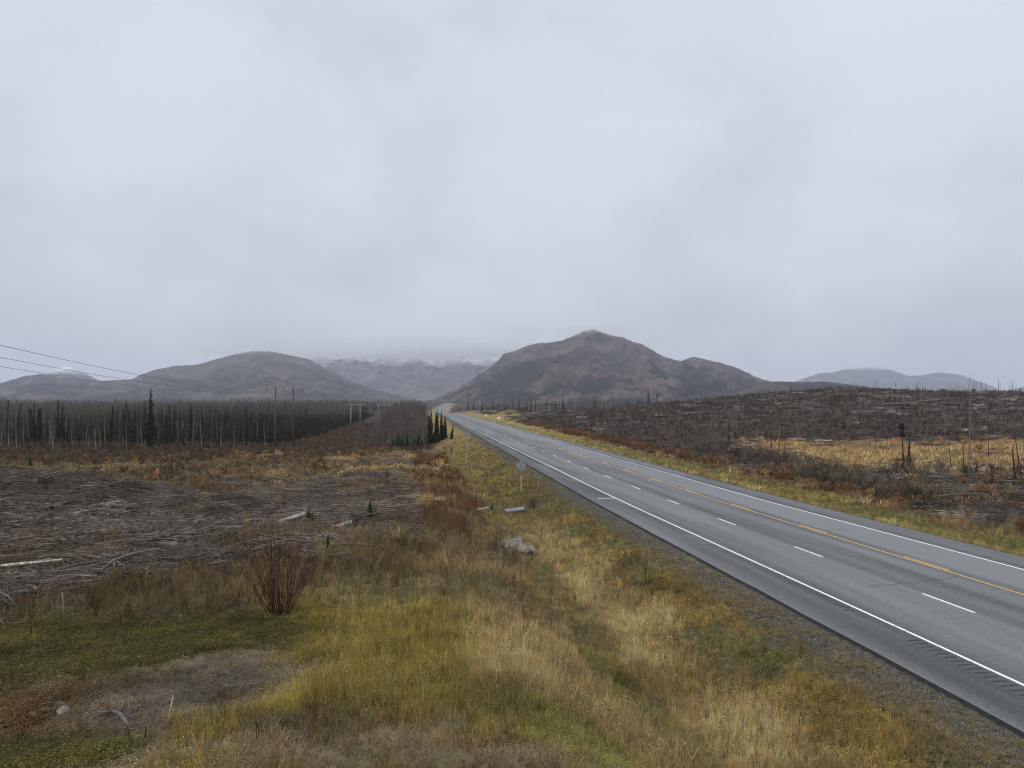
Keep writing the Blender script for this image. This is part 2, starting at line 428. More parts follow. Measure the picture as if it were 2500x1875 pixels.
prof = N(nd, 'ShaderNodeValToRGB')       # worn wheel tracks, darker oil strip and joints across the 16 m of pavement
prof.color_ramp.interpolation = 'B_SPLINE'
pr = prof.color_ramp.elements
stops = [(0, .42), (.13, .42), (.17, .44), (.20, .62), (.26, .70), (.295, .58), (.34, .72), (.375, .58), (.41, .48), (.47, .56), (.525, .50), (.56, .62), (.585, .56),
         (.63, .50), (.70, .80), (.75, .74), (.80, .82), (.84, .68), (.87, .45), (.93, .55), (1, .5)]
pr[0].position = 0; pr[0].color = (.42,) * 3 + (1,); pr[1].position = 1; pr[1].color = (.5,) * 3 + (1,)
for p_, v_ in stops[1:-1]:
    e_ = pr.new(p_); e_.color = (v_, v_, v_, 1)
mp_ = N(nd, 'ShaderNodeMapRange'); mp_.inputs['From Min'].default_value = 13.7; mp_.inputs['From Max'].default_value = 29.6
lk.new(sx.outputs[0], mp_.inputs[0]); lk.new(mp_.outputs[0], prof.inputs[0])
fine = N(nd, 'ShaderNodeTexNoise'); fine.inputs['Scale'].default_value = 9; fine.inputs['Detail'].default_value = 8; fine.inputs['Roughness'].default_value = .7
co = N(nd, 'ShaderNodeTexCoord'); lk.new(co.outputs['Object'], fine.inputs['Vector'])
a1 = N(nd, 'ShaderNodeMath', operation='MULTIPLY_ADD'); a1.inputs[1].default_value = .95; lk.new(streak.outputs['Fac'], a1.inputs[0]); lk.new(prof.outputs[0], a1.inputs[2])
a2 = N(nd, 'ShaderNodeMath', operation='MULTIPLY_ADD'); a2.inputs[1].default_value = .6; lk.new(fine.outputs['Fac'], a2.inputs[0]); lk.new(a1.outputs[0], a2.inputs[2])
cr2 = N(nd, 'ShaderNodeValToRGB'); lk.new(a2.outputs[0], cr2.inputs[0])
cr2.color_ramp.elements[0].position = .70; cr2.color_ramp.elements[0].color = (.064, .065, .067, 1)
cr2.color_ramp.elements[1].position = 1.0; cr2.color_ramp.elements[1].color = (.195, .200, .208, 1)
dv = N(nd, 'ShaderNodeMath', operation='DIVIDE'); dv.inputs[1].default_value = 1.52; lk.new(a2.outputs[0], dv.inputs[0]); lk.new(dv.outputs[0], cr2.inputs[0])
lk.new(cr2.outputs[0], b.inputs['Base Color'])
bp = N(nd, 'ShaderNodeBump'); bp.inputs['Strength'].default_value = .25; bp.inputs['Distance'].default_value = .02
lk.new(fine.outputs['Fac'], bp.inputs['Height']); lk.new(bp.outputs[0], b.inputs['Normal'])
M['asphalt'] = m

# mountain side: tundra, spruce belts, rock and snow by height, all real surface colours
def mountain_mat(name, tundra, forest, rock, snow_from, snow_to, forest_top):
    m = bpy.data.materials.new(name); m.use_nodes = True
    nd, lk = m.node_tree.nodes, m.node_tree.links
    b = nd['Principled BSDF']; b.inputs['Roughness'].default_value = .95; b.inputs['Specular IOR Level'].default_value = .05
    ge = N(nd, 'ShaderNodeNewGeometry'); sp = N(nd, 'ShaderNodeSeparateXYZ'); lk.new(ge.outputs['Position'], sp.inputs[0])
    def noise(sc, det, rough=.55, st=(1, 1, 1)):
        mp = N(nd, 'ShaderNodeMapping'); mp.inputs['Scale'].default_value = st; lk.new(ge.outputs['Position'], mp.inputs[0])
        t = N(nd, 'ShaderNodeTexNoise'); t.inputs['Scale'].default_value = sc; t.inputs['Detail'].default_value = det; t.inputs['Roughness'].default_value = rough
        lk.new(mp.outputs[0], t.inputs['Vector']); return t.outputs['Fac']
    def ramp(src, p0, p1, c0=(0, 0, 0, 1), c1=(1, 1, 1, 1)):
        r_ = N(nd, 'ShaderNodeValToRGB'); r_.color_ramp.elements[0].position = p0; r_.color_ramp.elements[1].position = p1
        r_.color_ramp.elements[0].color = c0; r_.color_ramp.elements[1].color = c1; lk.new(src, r_.inputs[0]); return r_.outputs[0]
    def mix(f, a, c):
        x_ = N(nd, 'ShaderNodeMix', data_type='RGBA'); lk.new(f, x_.inputs[0]); lk.new(a, x_.inputs[6]); lk.new(c, x_.inputs[7]); return x_.outputs[2]
    def rgb(c):
        r_ = N(nd, 'ShaderNodeRGB'); r_.outputs[0].default_value = (*c, 1); return r_.outputs[0]
    base = ramp(noise(.007, 10, .72), .38, .62, (*[c * .32 for c in tundra], 1), (*[c * 1.85 for c in tundra], 1))
    col = mix(ramp(noise(.011, 8, .65), .54, .62), base, rgb(rock))
    # spruce belts on the lower slopes
    hm = N(nd, 'ShaderNodeMapRange'); hm.inputs['From Min'].default_value = forest_top; hm.inputs['From Max'].default_value = forest_top * .45
    lk.new(sp.outputs[2], hm.inputs[0])
    fm = N(nd, 'ShaderNodeMath', operation='MULTIPLY'); lk.new(hm.outputs[0], fm.inputs[0]); lk.new(ramp(noise(.0035, 9, .7, (1, .6, 2.2)), .46, .53), fm.inputs[1])
    fcol = ramp(noise(.05, 4, .7), .35, .65, (*[c * .5 for c in forest], 1), (*[c * 1.7 for c in forest], 1))
    col = mix(fm.outputs[0], col, fcol)
    if snow_to:
        nz = N(nd, 'ShaderNodeMath', operation='MULTIPLY_ADD'); nz.inputs[1].default_value = (snow_to - snow_from) * 1.6
        lk.new(noise(.006, 8, .7), nz.inputs[0]); lk.new(sp.outputs[2], nz.inputs[2])
        sm = N(nd, 'ShaderNodeMapRange'); sm.inputs['From Min'].default_value = snow_from + (snow_to - snow_from) * .8; sm.inputs['From Max'].default_value = snow_to + (snow_to - snow_from) * .8
        lk.new(nz.outputs[0], sm.inputs[0]); col = mix(sm.outputs[0], col, rgb((.78, .80, .83)))
    lk.new(col, b.inputs['Base Color'])
    return m

# ------------------------------------------------------------------ ground: one sheet to the horizon
ang = np.concatenate([np.radians(np.linspace(-180, -46, 50, endpoint=False)), np.radians(np.linspace(-46, 46, 520, endpoint=False)), np.radians(np.linspace(46, 180, 50, endpoint=False))])
rad = np.concatenate([[.6], np.geomspace(1.2, 11500, 430)])
A_, R_ = np.meshgrid(ang, rad)
GX, GY = R_ * np.sin(A_), R_ * np.cos(A_)
GZ = terrain(GX, GY) + ZC
nr, na = GX.shape
V = np.stack([GX, GY, GZ], -1).reshape(-1, 3)
idx = np.arange(nr * na).reshape(nr, na)
a0 = idx[:-1]; a1_ = idx[1:]
quads = np.stack([a0, np.roll(a0, -1, 1), np.roll(a1_, -1, 1), a1_], -1).reshape(-1, 4)
me = bpy.data.meshes.new('ground')
me.vertices.add(len(V)); me.vertices.foreach_set('co', V.ravel())
me.loops.add(quads.size); me.loops.foreach_set('vertex_index', quads[:, ::-1].ravel().astype(np.int32))
me.polygons.add(len(quads)); me.polygons.foreach_set('loop_start', np.arange(0, quads.size, 4, dtype=np.int32))
me.polygons.foreach_set('use_smooth', np.ones(len(quads), bool))
me.update(calc_edges=True)
cov = landcover(GX.ravel(), GY.ravel())
tuft_gap_dark = (1 - .52 * np.clip(cov[:, 4], 0, 1) * (1 - sst(60, 260, R_.ravel())))[:, None]  # ground colour darkened among nearby dense plants, for contrast with the tufts
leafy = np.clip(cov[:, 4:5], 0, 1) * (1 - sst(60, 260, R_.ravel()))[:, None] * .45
cov[:, :3] = (cov[:, :3] * (1 - leafy) + np.array([[.095, .075, .055]]) * leafy) * tuft_gap_dark
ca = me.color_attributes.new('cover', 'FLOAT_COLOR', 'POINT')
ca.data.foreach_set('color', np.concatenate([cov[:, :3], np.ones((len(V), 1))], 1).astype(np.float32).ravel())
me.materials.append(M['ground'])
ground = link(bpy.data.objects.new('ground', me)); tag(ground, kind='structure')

# ------------------------------------------------------------------ highway
S0, S1 = -60, 2700
ss = np.arange(S0, S1 + 1, 2.0)
tl = [13.66, 13.70, 15.4, 16, 19.85, 23.7, 27.3, 28, 29.55, 29.60]
V = []; Fq = []; lane = []
for i, s_ in enumerate(ss):
    for j, t_ in enumerate(tl):
        wob = (float(fbm(np.array([s_ / 2.3]), np.array([t_]), 3, 77)[0]) - .5) * .14 if j in (0, 1, 8, 9) else 0
        x_, y_ = road_xy(s_, t_ + wob)
        V.append((float(x_), float(y_), float(zr(s_)) + ZC - (.16 if j in (0, len(tl) - 1) else 0))); lane.append((t_, s_, 0))
n_ = len(tl)
for i in range(len(ss) - 1):
    for j in range(n_ - 1):
        a = i * n_ + j; Fq.append((a, a + 1, a + 1 + n_, a + n_))
me = mesh_np('road', V, Fq, [M['asphalt'], M['groove']], midx=[1 if (q % (n_ - 1)) in (0, n_ - 2) else 0 for q in range(len(Fq))])
la = me.attributes.new('lane', 'FLOAT_VECTOR', 'POINT'); la.data.foreach_set('vector', np.array(lane, np.float32).ravel())
road = link(bpy.data.objects.new('road', me)); tag(road, kind='structure')

def strip(name, s0, s1, t0, t1, material, lift=.004, parent=road, step=2.0):
    g = [s0] + [v for v in np.arange(math.ceil(s0 / step) * step, s1, step) if v > s0 + 1e-6] + [s1]
    V = []; Fq = []
    for s_ in g:
        for t_ in (t0, t1):
            x_, y_ = road_xy(s_, t_); V.append((float(x_), float(y_), float(zr(s_)) + ZC + lift))
    for i in range(len(g) - 1):
        a = 2 * i; Fq.append((a, a + 1, a + 3, a + 2))
    return link(bpy.data.objects.new(name, mesh_np(name, V, Fq, material)), parent)
strip('edge_line', S0, 2700, 15.94, 16.06, M['paint_w'])
strip('edge_line', S0, 2700, 27.24, 27.36, M['paint_w'])
strip('centre_line', S0, 2700, 23.60, 23.71, M['paint_y'])
for k in range(-4, 60):
    s_ = 28.4 + 10.45 * k
    strip('lane_dash', s_ - 2.85, s_, 19.79, 19.91, M['paint_w'])
    strip('centre_dash', s_ - 6.6, s_ - 3.3, 23.82, 23.93, M['paint_y'])
strip('shoulder_mark', 61.2, 61.45, 14.5, 15.94, M['paint_w'])
# milled rumble strips: blocks of grooves, each block one part
def rumble(s0, s1, t0, t1):
    V = []; Fq = []; s_ = s0
    while s_ < s1:
        b_ = len(V)
        for ds, dz in ((0, .0035), (.02, .0025), (.06, .0025), (.08, .0035)):
            for t_ in (t0, t1):
                x_, y_ = road_xy(s_ + ds, t_); V.append((float(x_), float(y_), float(zr(s_ + ds)) + ZC + dz))
        for i in range(3):
            a = b_ + 2 * i; Fq.append((a, a + 1, a + 3, a + 2))
        s_ += .33
    return link(bpy.data.objects.new('rumble_strip', mesh_np('rumble_strip', V, Fq, M['groove'])), road)
for k in range(0, 12):
    s_ = -8 + 17.2 * k
    rumble(s_, s_ + 13.6, 15.36, 15.82)
    rumble(s_ + 4, s_ + 17.4, 27.50, 27.96)
# sealed cracks across the lanes
def crack(pts, w=.014):
    V = []; Fq = []
    for t_, s_ in pts:
        for o_ in (-w, w):
            x_, y_ = road_xy(s_ + o_ * 1.6, t_ - o_ * .2); V.append((float(x_), float(y_), float(zr(s_)) + ZC + .003))
    for i in range(len(pts) - 1):
        Fq.append((2 * i, 2 * i + 1, 2 * i + 3, 2 * i + 2))
    link(bpy.data.objects.new('sealed_crack', mesh_np('sealed_crack', V, Fq, M['tar'])), road)
crack([(18.3, 29.7), (19.0, 30.0), (19.6, 29.95), (20.3, 30.3), (21.0, 30.25), (21.9, 30.6), (22.5, 30.7), (23.1, 31.0), (23.6, 31.3)], .02)
_rc = random.Random(5)
for k in range(9):
    s_ = 24 + 9.5 * k + _rc.uniform(-3, 3); t0 = _rc.choice((16.3, 20.1, 24.1, 24.4)); t1 = t0 + _rc.uniform(1.2, 3.2); n_ = 7; p_ = []
    for q in range(n_ + 1):
        s_ += _rc.uniform(-.16, .2); p_.append((t0 + (t1 - t0) * q / n_, s_))
    crack(p_, .010 + .004 * _rc.random() + s_ * .0001)

# ------------------------------------------------------------------ mountains
FPX = 1878.0
def mountain(name, D, prof, front, back, mt, rough=26., seed=1, nx=260, ny=70, floor=-14., power=1.25):
    """ridge crest given as bearing (photo columns at 1878 px per radian-tangent) and height; the body runs `front` m towards and `back` m away from the viewer"""
    px = np.array([p[0] for p in prof], float); py = np.array([p[1] for p in prof], float)
    cx = (px - 1250) / FPX * D; cz = (978 - py) / FPX * D
    X = np.linspace(cx[0], cx[-1], nx); Vv = np.concatenate([-np.linspace(1, 0, ny, endpoint=False), np.linspace(0, 1, ny // 3)])
    XX, VV = np.meshgrid(X, Vv)
    crest = np.interp(XX, cx, cz) - floor
    sc = D / 4500
    # spurs and gullies push the foot of the slope in and out
    spur = (fbm(XX / (420 * sc), XX * 0 + seed, 4, seed) - .5)
    av = np.abs(VV)
    vv = np.clip(av * (1 + .30 * spur * (VV < 0)), 0, 1)
    shape = (1 - vv) ** power * .82 + .18 * (1 - sst(.0, .9, vv))
    YY = D + np.where(VV < 0, VV * front, VV * back)
    gul = 1 - np.abs(fbm((XX + YY * .35) / (260 * sc), YY / (520 * sc), 5, seed + 7) - .5) * 2
    fine = fbm(XX / (70 * sc), YY / (70 * sc), 5, seed + 13) - .5
    body = np.clip(crest / 120., .15, 1.6)
    Z = floor + crest * shape + ((gul - .75) * rough * 2.9 * (1 - np.exp(-av * 7)) + fine * rough * (.25 + 1.0 * (1 - np.exp(-av * 9)))) * body * np.clip((1 - av) * 3, 0, 1)
    V = np.stack([XX * (YY / D), YY, Z + ZC], -1).reshape(-1, 3)
    r_, c_ = XX.shape; ii = np.arange(r_ * c_).reshape(r_, c_)
    Fq = np.stack([ii[:-1, :-1], ii[:-1, 1:], ii[1:, 1:], ii[1:, :-1]], -1).reshape(-1, 4)
    o = link(bpy.data.objects.new(name, mesh_np(name, V, Fq.tolist(), mt, True)))
    tag(o, kind='structure'); return o
mm_main = mountain_mat('brown_mountain', (.074, .053, .047), (.015, .017, .016), (.095, .082, .076), 0, 0, 330)
mm_left = mountain_mat('grey_mountain', (.068, .054, .050), (.022, .023, .024), (.088, .080, .076), 0, 0, 260)
mm_back = mountain_mat('snowy_mountain', (.10, .078, .075), (.04, .038, .038), (.14, .13, .13), 360, 640, 250)
mm_far = mountain_mat('far_mountain', (.075, .07, .075), (.035, .035, .038), (.11, .11, .115), 0, 0, 300)
mm_snowL = mountain_mat('snow_streaked_mountain', (.085, .075, .075), (.04, .04, .042), (.10, .10, .105), 250, 330, 160)
mm_foot = mountain_mat('wooded_foothill', (.055, .045, .042), (.026, .026, .025), (.06, .052, .05), 0, 0, 120)
mountain('mountain', 4500, [(1010, 985), (1060, 975), (1100, 956), (1130, 940), (1180, 915), (1210, 890), (1230, 868), (1255, 858), (1290, 842), (1340, 837), (1375, 832), (1400, 820), (1425, 808),
                  (1448, 806), (1475, 812), (1530, 828), (1575, 848), (1610, 868), (1650, 879), (1665, 880), (1690, 873), (1720, 876), (1770, 889), (1820, 908), (1860, 925), (1920, 948), (2000, 968), (2060, 984)],
         2500, 1500, mm_main, 30, 3, 360, 110)
mountain('mountain', 5600, [(-320, 985), (-200, 960), (-60, 945), (0, 936), (60, 918), (100, 914), (150, 924), (240, 930), (320, 926), (370, 906), (420, 894), (440, 893), (480, 890), (560, 868), (620, 857), (660, 858), (700, 866), (750, 876),
                  (800, 902), (850, 926), (900, 946), (960, 962), (1010, 974), (1060, 986)], 2600, 1500, mm_left, 24, 23, 300, 80)
mountain('mountain', 8600, [(600, 980), (680, 900), (720, 876), (745, 862), (765, 857), (790, 865), (830, 862), (870, 855), (930, 862), (975, 873), (1000, 868), (1050, 866), (1075, 872), (1120, 866), (1160, 870), (1190, 876), (1230, 885), (1300, 920), (1380, 980)],
         2600, 1200, mm_back, 50, 33, 300, 80)
mountain('mountain', 7600, [(60, 985), (95, 935), (120, 908), (150, 896), (175, 897), (200, 908), (225, 921), (250, 935), (300, 985)], 1400, 900, mm_snowL, 26, 43, 120, 50)
mountain('mountain', 10300, [(1850, 985), (1905, 945), (1950, 928), (2000, 911), (2035, 909), (2060, 902), (2120, 896), (2170, 901), (2220, 918), (2250, 916), (2290, 909), (2340, 914), (2390, 930), (2440, 952), (2520, 985)], 1800, 1200, mm_far, 26, 53, 200, 60)
mountain('mountain', 7800, [(2380, 985), (2440, 962), (2470, 950), (2500, 944), (2560, 925), (2650, 930), (2800, 985)], 1800, 1200, mm_far, 22, 63, 90, 50)
mountain('foothill', 2400, [(1560, 985), (1640, 972), (1720, 962), (1790, 947), (1850, 934), (1900, 931), (1960, 933), (2010, 931), (2070, 938), (2120, 945), (2200, 951), (2260, 957), (2350, 968), (2480, 980), (2600, 985)], 900, 700, mm_foot, 9, 73, 220, 50, power=1.0)
mountain('foothill', 3400, [(1000, 985), (1060, 977), (1150, 969), (1280, 962), (1400, 966), (1520, 960), (1640, 957), (1740, 962), (1840, 975), (1900, 985)], 900, 700, mm_foot, 8, 83, 200, 40, power=1.0)

# ------------------------------------------------------------------ vegetation prototypes
def rng_(seed): return random.Random(seed)
def blade(mb, base, h, lean, az, w, curl=.5):
    d = Vector((math.cos(az), math.sin(az), 0)); q = Vector((-d.y, d.x, 0)) * (w / 2)
    b = Vector(base); m_ = b + Vector((0, 0, h * .55)) + d * (lean * .35); e = b + Vector((0, 0, h * (1 - .25 * curl * abs(lean)))) + d * lean
    i = len(mb.V); mb.V += [tuple(b - q), tuple(b + q), tuple(m_ + q * .8), tuple(m_ - q * .8), tuple(e)]
    mb.F += [(i, i + 1, i + 2, i + 3), (i + 3, i + 2, i + 4)]; mb.M += [mb.mi, mb.mi]
def leaf(mb, p, sz, rnd):
    u = Vector((rnd.uniform(-1, 1), rnd.uniform(-1, 1), rnd.uniform(-.5, .7))).normalized(); v = u.orthogonal().normalized()
    v = (Matrix.Rotation(rnd.uniform(0, 6.3), 3, u) @ v)
    p = Vector(p); mb.face([p, p + u * sz * .5 + v * sz * .28, p + u * sz, p + u * sz * .5 - v * sz * .28])
def proto_grass(seed, n=16, w=.012, spread=.16, lean=.28):
    r = rng_(seed); mb = MB()
    for _ in range(n):
        a = r.uniform(0, 6.283); q = r.random() ** .6 * spread
        blade(mb, (math.cos(a) * q, math.sin(a) * q, -.03), r.uniform(.5, 1.0), r.uniform(.05, lean), r.uniform(0, 6.283), w * r.uniform(.7, 1.3))
    return mb.mesh('grass_tuft', [M['blade']])
def proto_stalk(seed, n=7):
    r = rng_(seed); mb = MB()
    for _ in range(n):
        a = r.uniform(0, 6.283); q = r.random() * .2; az = r.uniform(0, 6.283); l_ = r.uniform(.03, .22); h = r.uniform(1.2, 1.9)
        bx, by = math.cos(a) * q, math.sin(a) * q
        blade(mb, (bx, by, -.03), h, l_, az, .012, .2)
        ex, ey = bx + math.cos(az) * l_, by + math.sin(az) * l_
        for k in range(3):
            leaf(mb, (ex - math.cos(az) * .02 * k, ey - math.sin(az) * .02 * k, h - .07 * k), .05, r)
    for _ in range(8):
        a = r.uniform(0, 6.283); q = r.random() * .2
        blade(mb, (math.cos(a) * q, math.sin(a) * q, -.03), r.uniform(.4, .9), r.uniform(.1, .35), r.uniform(0, 6.283), .012)
    return mb.mesh('stalk_tuft', [M['blade']])
def proto_weed(seed, n=34):
    r = rng_(seed); mb = MB()
    for _ in range(5):
        a = r.uniform(0, 6.283); blade(mb, (0, 0, -.03), r.uniform(.5, .9), r.uniform(.1, .5), a, .014)
    for _ in range(n):
        a = r.uniform(0, 6.283); q = r.random() ** .7 * .38
        leaf(mb, (math.cos(a) * q, math.sin(a) * q, r.uniform(.1, .85) * (1 - q)), r.uniform(.07, .15), r)
    return mb.mesh('weed_clump', [M['blade']])
def proto_moss(seed, n=46):
    r = rng_(seed); mb = MB()
    for _ in range(n):
        a = r.uniform(0, 6.283); q = r.random() ** .55 * .5
        leaf(mb, (math.cos(a) * q, math.sin(a) * q, r.uniform(-.1, .75) * (1 - q * 1.2)), r.uniform(.06, .12), r)
    return mb.mesh('moss_clump', [M['blade']])
def proto_twig(seed, n=9, w=.012, wide=.35):
    r = rng_(seed); mb = MB()
    for _ in range(n):
        a = r.uniform(0, 6.283); q = r.random() * .12; out = r.uniform(.1, wide); h = r.uniform(.6, 1.05)
        b = Vector((math.cos(a) * q, math.sin(a) * q, -.05)); e = Vector((math.cos(a) * out, math.sin(a) * out, h)); m_ = b.lerp(e, .5) + Vector((r.uniform(-.05, .05), r.uniform(-.05, .05), .06))
        mb.tube([b, m_, e], [w, w * .75, w * .35], 3, False)
        for _ in range(4):
            f = r.uniform(.35, .95); p = m_.lerp(e, f) if f > .5 else b.lerp(m_, f * 2)
            az = r.uniform(0, 6.283); l_ = r.uniform(.12, .3)
            mb.tube([p, p + Vector((math.cos(az) * l_ * .6, math.sin(az) * l_ * .6, l_))], [w * .5, w * .25], 3, False)
    return mb.mesh('twig_shrub', [M['twig']])
def proto_litter(seed, n=40):
    r = rng_(seed); mb = MB()
    for _ in range(n):
        a = r.uniform(0, 6.283); q = r.random() ** .6 * .5; az = r.uniform(0, 6.283); l_ = r.uniform(.15, .5)
        b = Vector((math.cos(a) * q, math.sin(a) * q, r.uniform(.0, .35))); d = Vector((math.cos(az), math.sin(az), 0)); p = Vector((-d.y, d.x, 0)) * .005
        m_ = b + d * l_ * .5 + Vector((0, 0, r.uniform(.05, .45))); e = b + d * l_ + Vector((0, 0, r.uniform(-.2, .3)))
        i = len(mb.V); mb.V += [tuple(b - p), tuple(b + p), tuple(m_ + p), tuple(m_ - p), tuple(e)]; mb.F += [(i, i + 1, i + 2, i + 3), (i + 3, i + 2, i + 4)]; mb.M += [0, 0]
    return mb.mesh('dead_grass_litter', [M['blade']])
def proto_sticks(seed, n=16, spread=1.7, rmax=.030):
    r = rng_(seed); mb = MB()
    for _ in range(n):
        l_ = r.uniform(.8, 4.2); az = r.gauss(0, .5) + (math.pi if r.random() < .5 else 0); el = r.gauss(.0, .07)
        c = Vector((r.uniform(-spread, spread), r.uniform(-spread * .7, spread * .7), r.uniform(.02, .28)))
        d = Vector((math.cos(az) * math.cos(el), math.sin(az) * math.cos(el), math.sin(el))); bnd = Vector((0, 0, r.uniform(-.08, .16) * l_ * .5)) + Vector((-d.y, d.x, 0)) * r.uniform(-.14, .14) * l_
        rr = r.uniform(.012, rmax) * (1 if r.random() < .8 else 1.7)
        mb.tube([c - d * l_ / 2, c + bnd * .5, c + d * l_ / 2], [rr, rr * .8, rr * .35], 4, False)
        for _ in range(r.randint(0, 3)):
            p = c + d * r.uniform(-.3, .5) * l_; q = d * r.uniform(.1, .5) + Vector((r.uniform(-.4, .4), r.uniform(-.4, .4), r.uniform(-.05, .45)))
            mb.tube([p, p + q], [rr * .5, rr * .2], 3, False)
    return mb.mesh('slash_sticks', [M['stick']])
def aspen_parts(seed, H=10., light=False, dead=False, bushy=False):
    r = rng_(seed); tr = MB(); cr_ = MB(); n = 6
    bend = r.uniform(-.035, .035) * H; b2 = r.uniform(-.03, .03) * H; r0 = .0105 * H
    P_ = [Vector((bend * (i / n) ** 2 + r.uniform(-.004, .004) * H, b2 * (i / n) ** 2, H * i / n)) for i in range(n + 1)]
    tr.tube(P_, [r0 * (1 - .86 * (i / n)) for i in range(n + 1)], 4 if light else 6)
    nb = 26 if bushy else (12 if light else (14 if dead else 30))
    for k in range(nb):
        f = r.uniform(.32, .98); i = min(int(f * n), n - 1); p = P_[i].lerp(P_[i + 1], f * n - i); az = r.uniform(0, 6.283)
        l_ = H * r.uniform(.06, .17) * (1.15 - .6 * f) * (1.5 if bushy else 1); up = r.uniform(.5, 1.3)
        d = Vector((math.cos(az), math.sin(az), up)).normalized(); e = p + d * l_ + Vector((0, 0, .1 * l_))
        w = r0 * (.22 if not light else .34)
        cr_.tube([p, p.lerp(e, .5) + Vector((0, 0, -.04 * l_)), e], [w, w * .7, w * .3], 3, False)
        for _ in range(1 if light else 3):
            q = p.lerp(e, r.uniform(.3, .9)); a2 = az + r.uniform(-1.1, 1.1); l2 = l_ * r.uniform(.3, .6)
            cr_.tube([q, q + Vector((math.cos(a2) * l2, math.sin(a2) * l2, l2 * r.uniform(.5, 1.2)))], [w * .55, w * .25], 3, False)
    return tr, cr_
def spruce_parts(seed, H=9., width=.075, lo=.15, dens=1.0, club=True, light=False):
    r = rng_(seed); tr = MB(); cr_ = MB()
    lean = r.uniform(-.02, .02) * H
    P_ = [Vector((lean * (i / 4) ** 2, 0, H * i / 4)) for i in range(5)]
    tr.tube(P_, [.010 * H * (1 - .9 * i / 4) for i in range(5)], 4)
    nb = int((70 if light else 170) * dens)
    for k in range(nb):
        f = lo + (1 - lo) * (k + r.random()) / nb; p = Vector((lean * f * f, 0, H * f)); az = r.uniform(0, 6.283)
        prof_ = (1 - f) ** .75 * width * H * 1.25
        if club: prof_ = max(prof_ * (.45 + .75 * f), .028 * H * (1 if f > .8 else .5))
        l_ = prof_ * r.uniform(.45, 1.15) + .02 * H * (1 - f) + .05
        d = Vector((math.cos(az), math.sin(az), r.uniform(-.55, .05))); s_ = Vector((-d.y, d.x, 0)) * l_ * r.uniform(.22, .4)
        e = p + d * l_; m_ = p + d * l_ * .55
        up = Vector((0, 0, l_ * .10))
        cr_.face([p + Vector((0, 0, .03)), m_ + s_ - up, e - up * 2, m_ - s_ - up])
        if not light:
            cr_.face([p, m_ + up * 1.8, e - up, m_ - up * 2.6])
    cr_.face([P_[-1] + Vector((-.03, 0, -.35)), P_[-1] + Vector((.03, 0, -.35)), P_[-1] + Vector((0, 0, .12))])
    return tr, cr_
def snag_parts(seed, H=6., stubs=12, broken=True):
    r = rng_(seed); tr = MB(); cr_ = MB(); n = 5; r0 = .014 * H + .02
    lx, ly = r.uniform(-.05, .05) * H, r.uniform(-.04, .04) * H
    P_ = [Vector((lx * (i / n) ** 1.4 + r.uniform(-.008, .008) * H, ly * (i / n), H * i / n)) for i in range(n + 1)]
    tr.tube(P_, [r0 * (1 - (.6 if broken else .88) * i / n) for i in range(n + 1)], 5)
    if broken:
        p = P_[-1]; tr.tube([p - Vector((0, 0, .05)), p + Vector((r.uniform(-.05, .05), 0, .3 + .02 * H))], [r0 * .3, .004], 3)
    for _ in range(stubs):
        f = r.uniform(.2, .97); i = min(int(f * n), n - 1); p = P_[i].lerp(P_[i + 1], f * n - i); az = r.uniform(0, 6.283); l_ = r.uniform(.15, .7) * (1.2 - f)
        cr_.tube([p, p + Vector((math.cos(az) * l_, math.sin(az) * l_, r.uniform(-.45, .35) * l_))], [r0 * .22, r0 * .1], 3, False)
    return tr, cr_
def joined(tr, cr_, name, ms):
    mb = MB(); mb.V = tr.V + cr_.V; o_ = len(tr.V)
    mb.F = tr.F + [tuple(i + o_ for i in f) for f in cr_.F]; mb.M = [0] * len(tr.F) + [1] * len(cr_.F)
    return mb.mesh(name, ms)

def proto_collection(name, meshes):
    c = bpy.data.collections.new(name)
    for i, me_ in enumerate(meshes):
        o = bpy.data.objects.new('%s_%02d' % (name, i), me_); c.objects.link(o)
    return c
def scatter_tree():
    g = bpy.data.node_groups.new('scatter', 'GeometryNodeTree')
    g.interface.new_socket('Geometry', in_out='INPUT', socket_type='NodeSocketGeometry')
    cs = g.interface.new_socket('Collection', in_out='INPUT', socket_type='NodeSocketCollection')
    g.interface.new_socket('Geometry', in_out='OUTPUT', socket_type='NodeSocketGeometry')
    n, l = g.nodes, g.links
    gi = n.new('NodeGroupInput'); go = n.new('NodeGroupOutput')
    ip = n.new('GeometryNodeInstanceOnPoints'); ci = n.new('GeometryNodeCollectionInfo')
    ci.inputs['Separate Children'].default_value = True; ci.inputs['Reset Children'].default_value = True
    def na(name, dt):
        a = n.new('GeometryNodeInputNamedAttribute'); a.data_type = dt; a.inputs['Name'].default_value = name; return a.outputs['Attribute']
    l.new(gi.outputs[0], ip.inputs['Points']); l.new(gi.outputs[1], ci.inputs['Collection']); l.new(ci.outputs[0], ip.inputs['Instance'])
    ip.inputs['Pick Instance'].default_value = True
    l.new(na('idx', 'INT'), ip.inputs['Instance Index'])
    l.new(na('rot', 'FLOAT_VECTOR'), ip.inputs['Rotation'])
    l.new(na('scl', 'FLOAT_VECTOR'), ip.inputs['Scale'])
    l.new(ip.outputs[0], go.inputs[0])
    return g, cs.identifier
SCATTER, SOCK = scatter_tree()
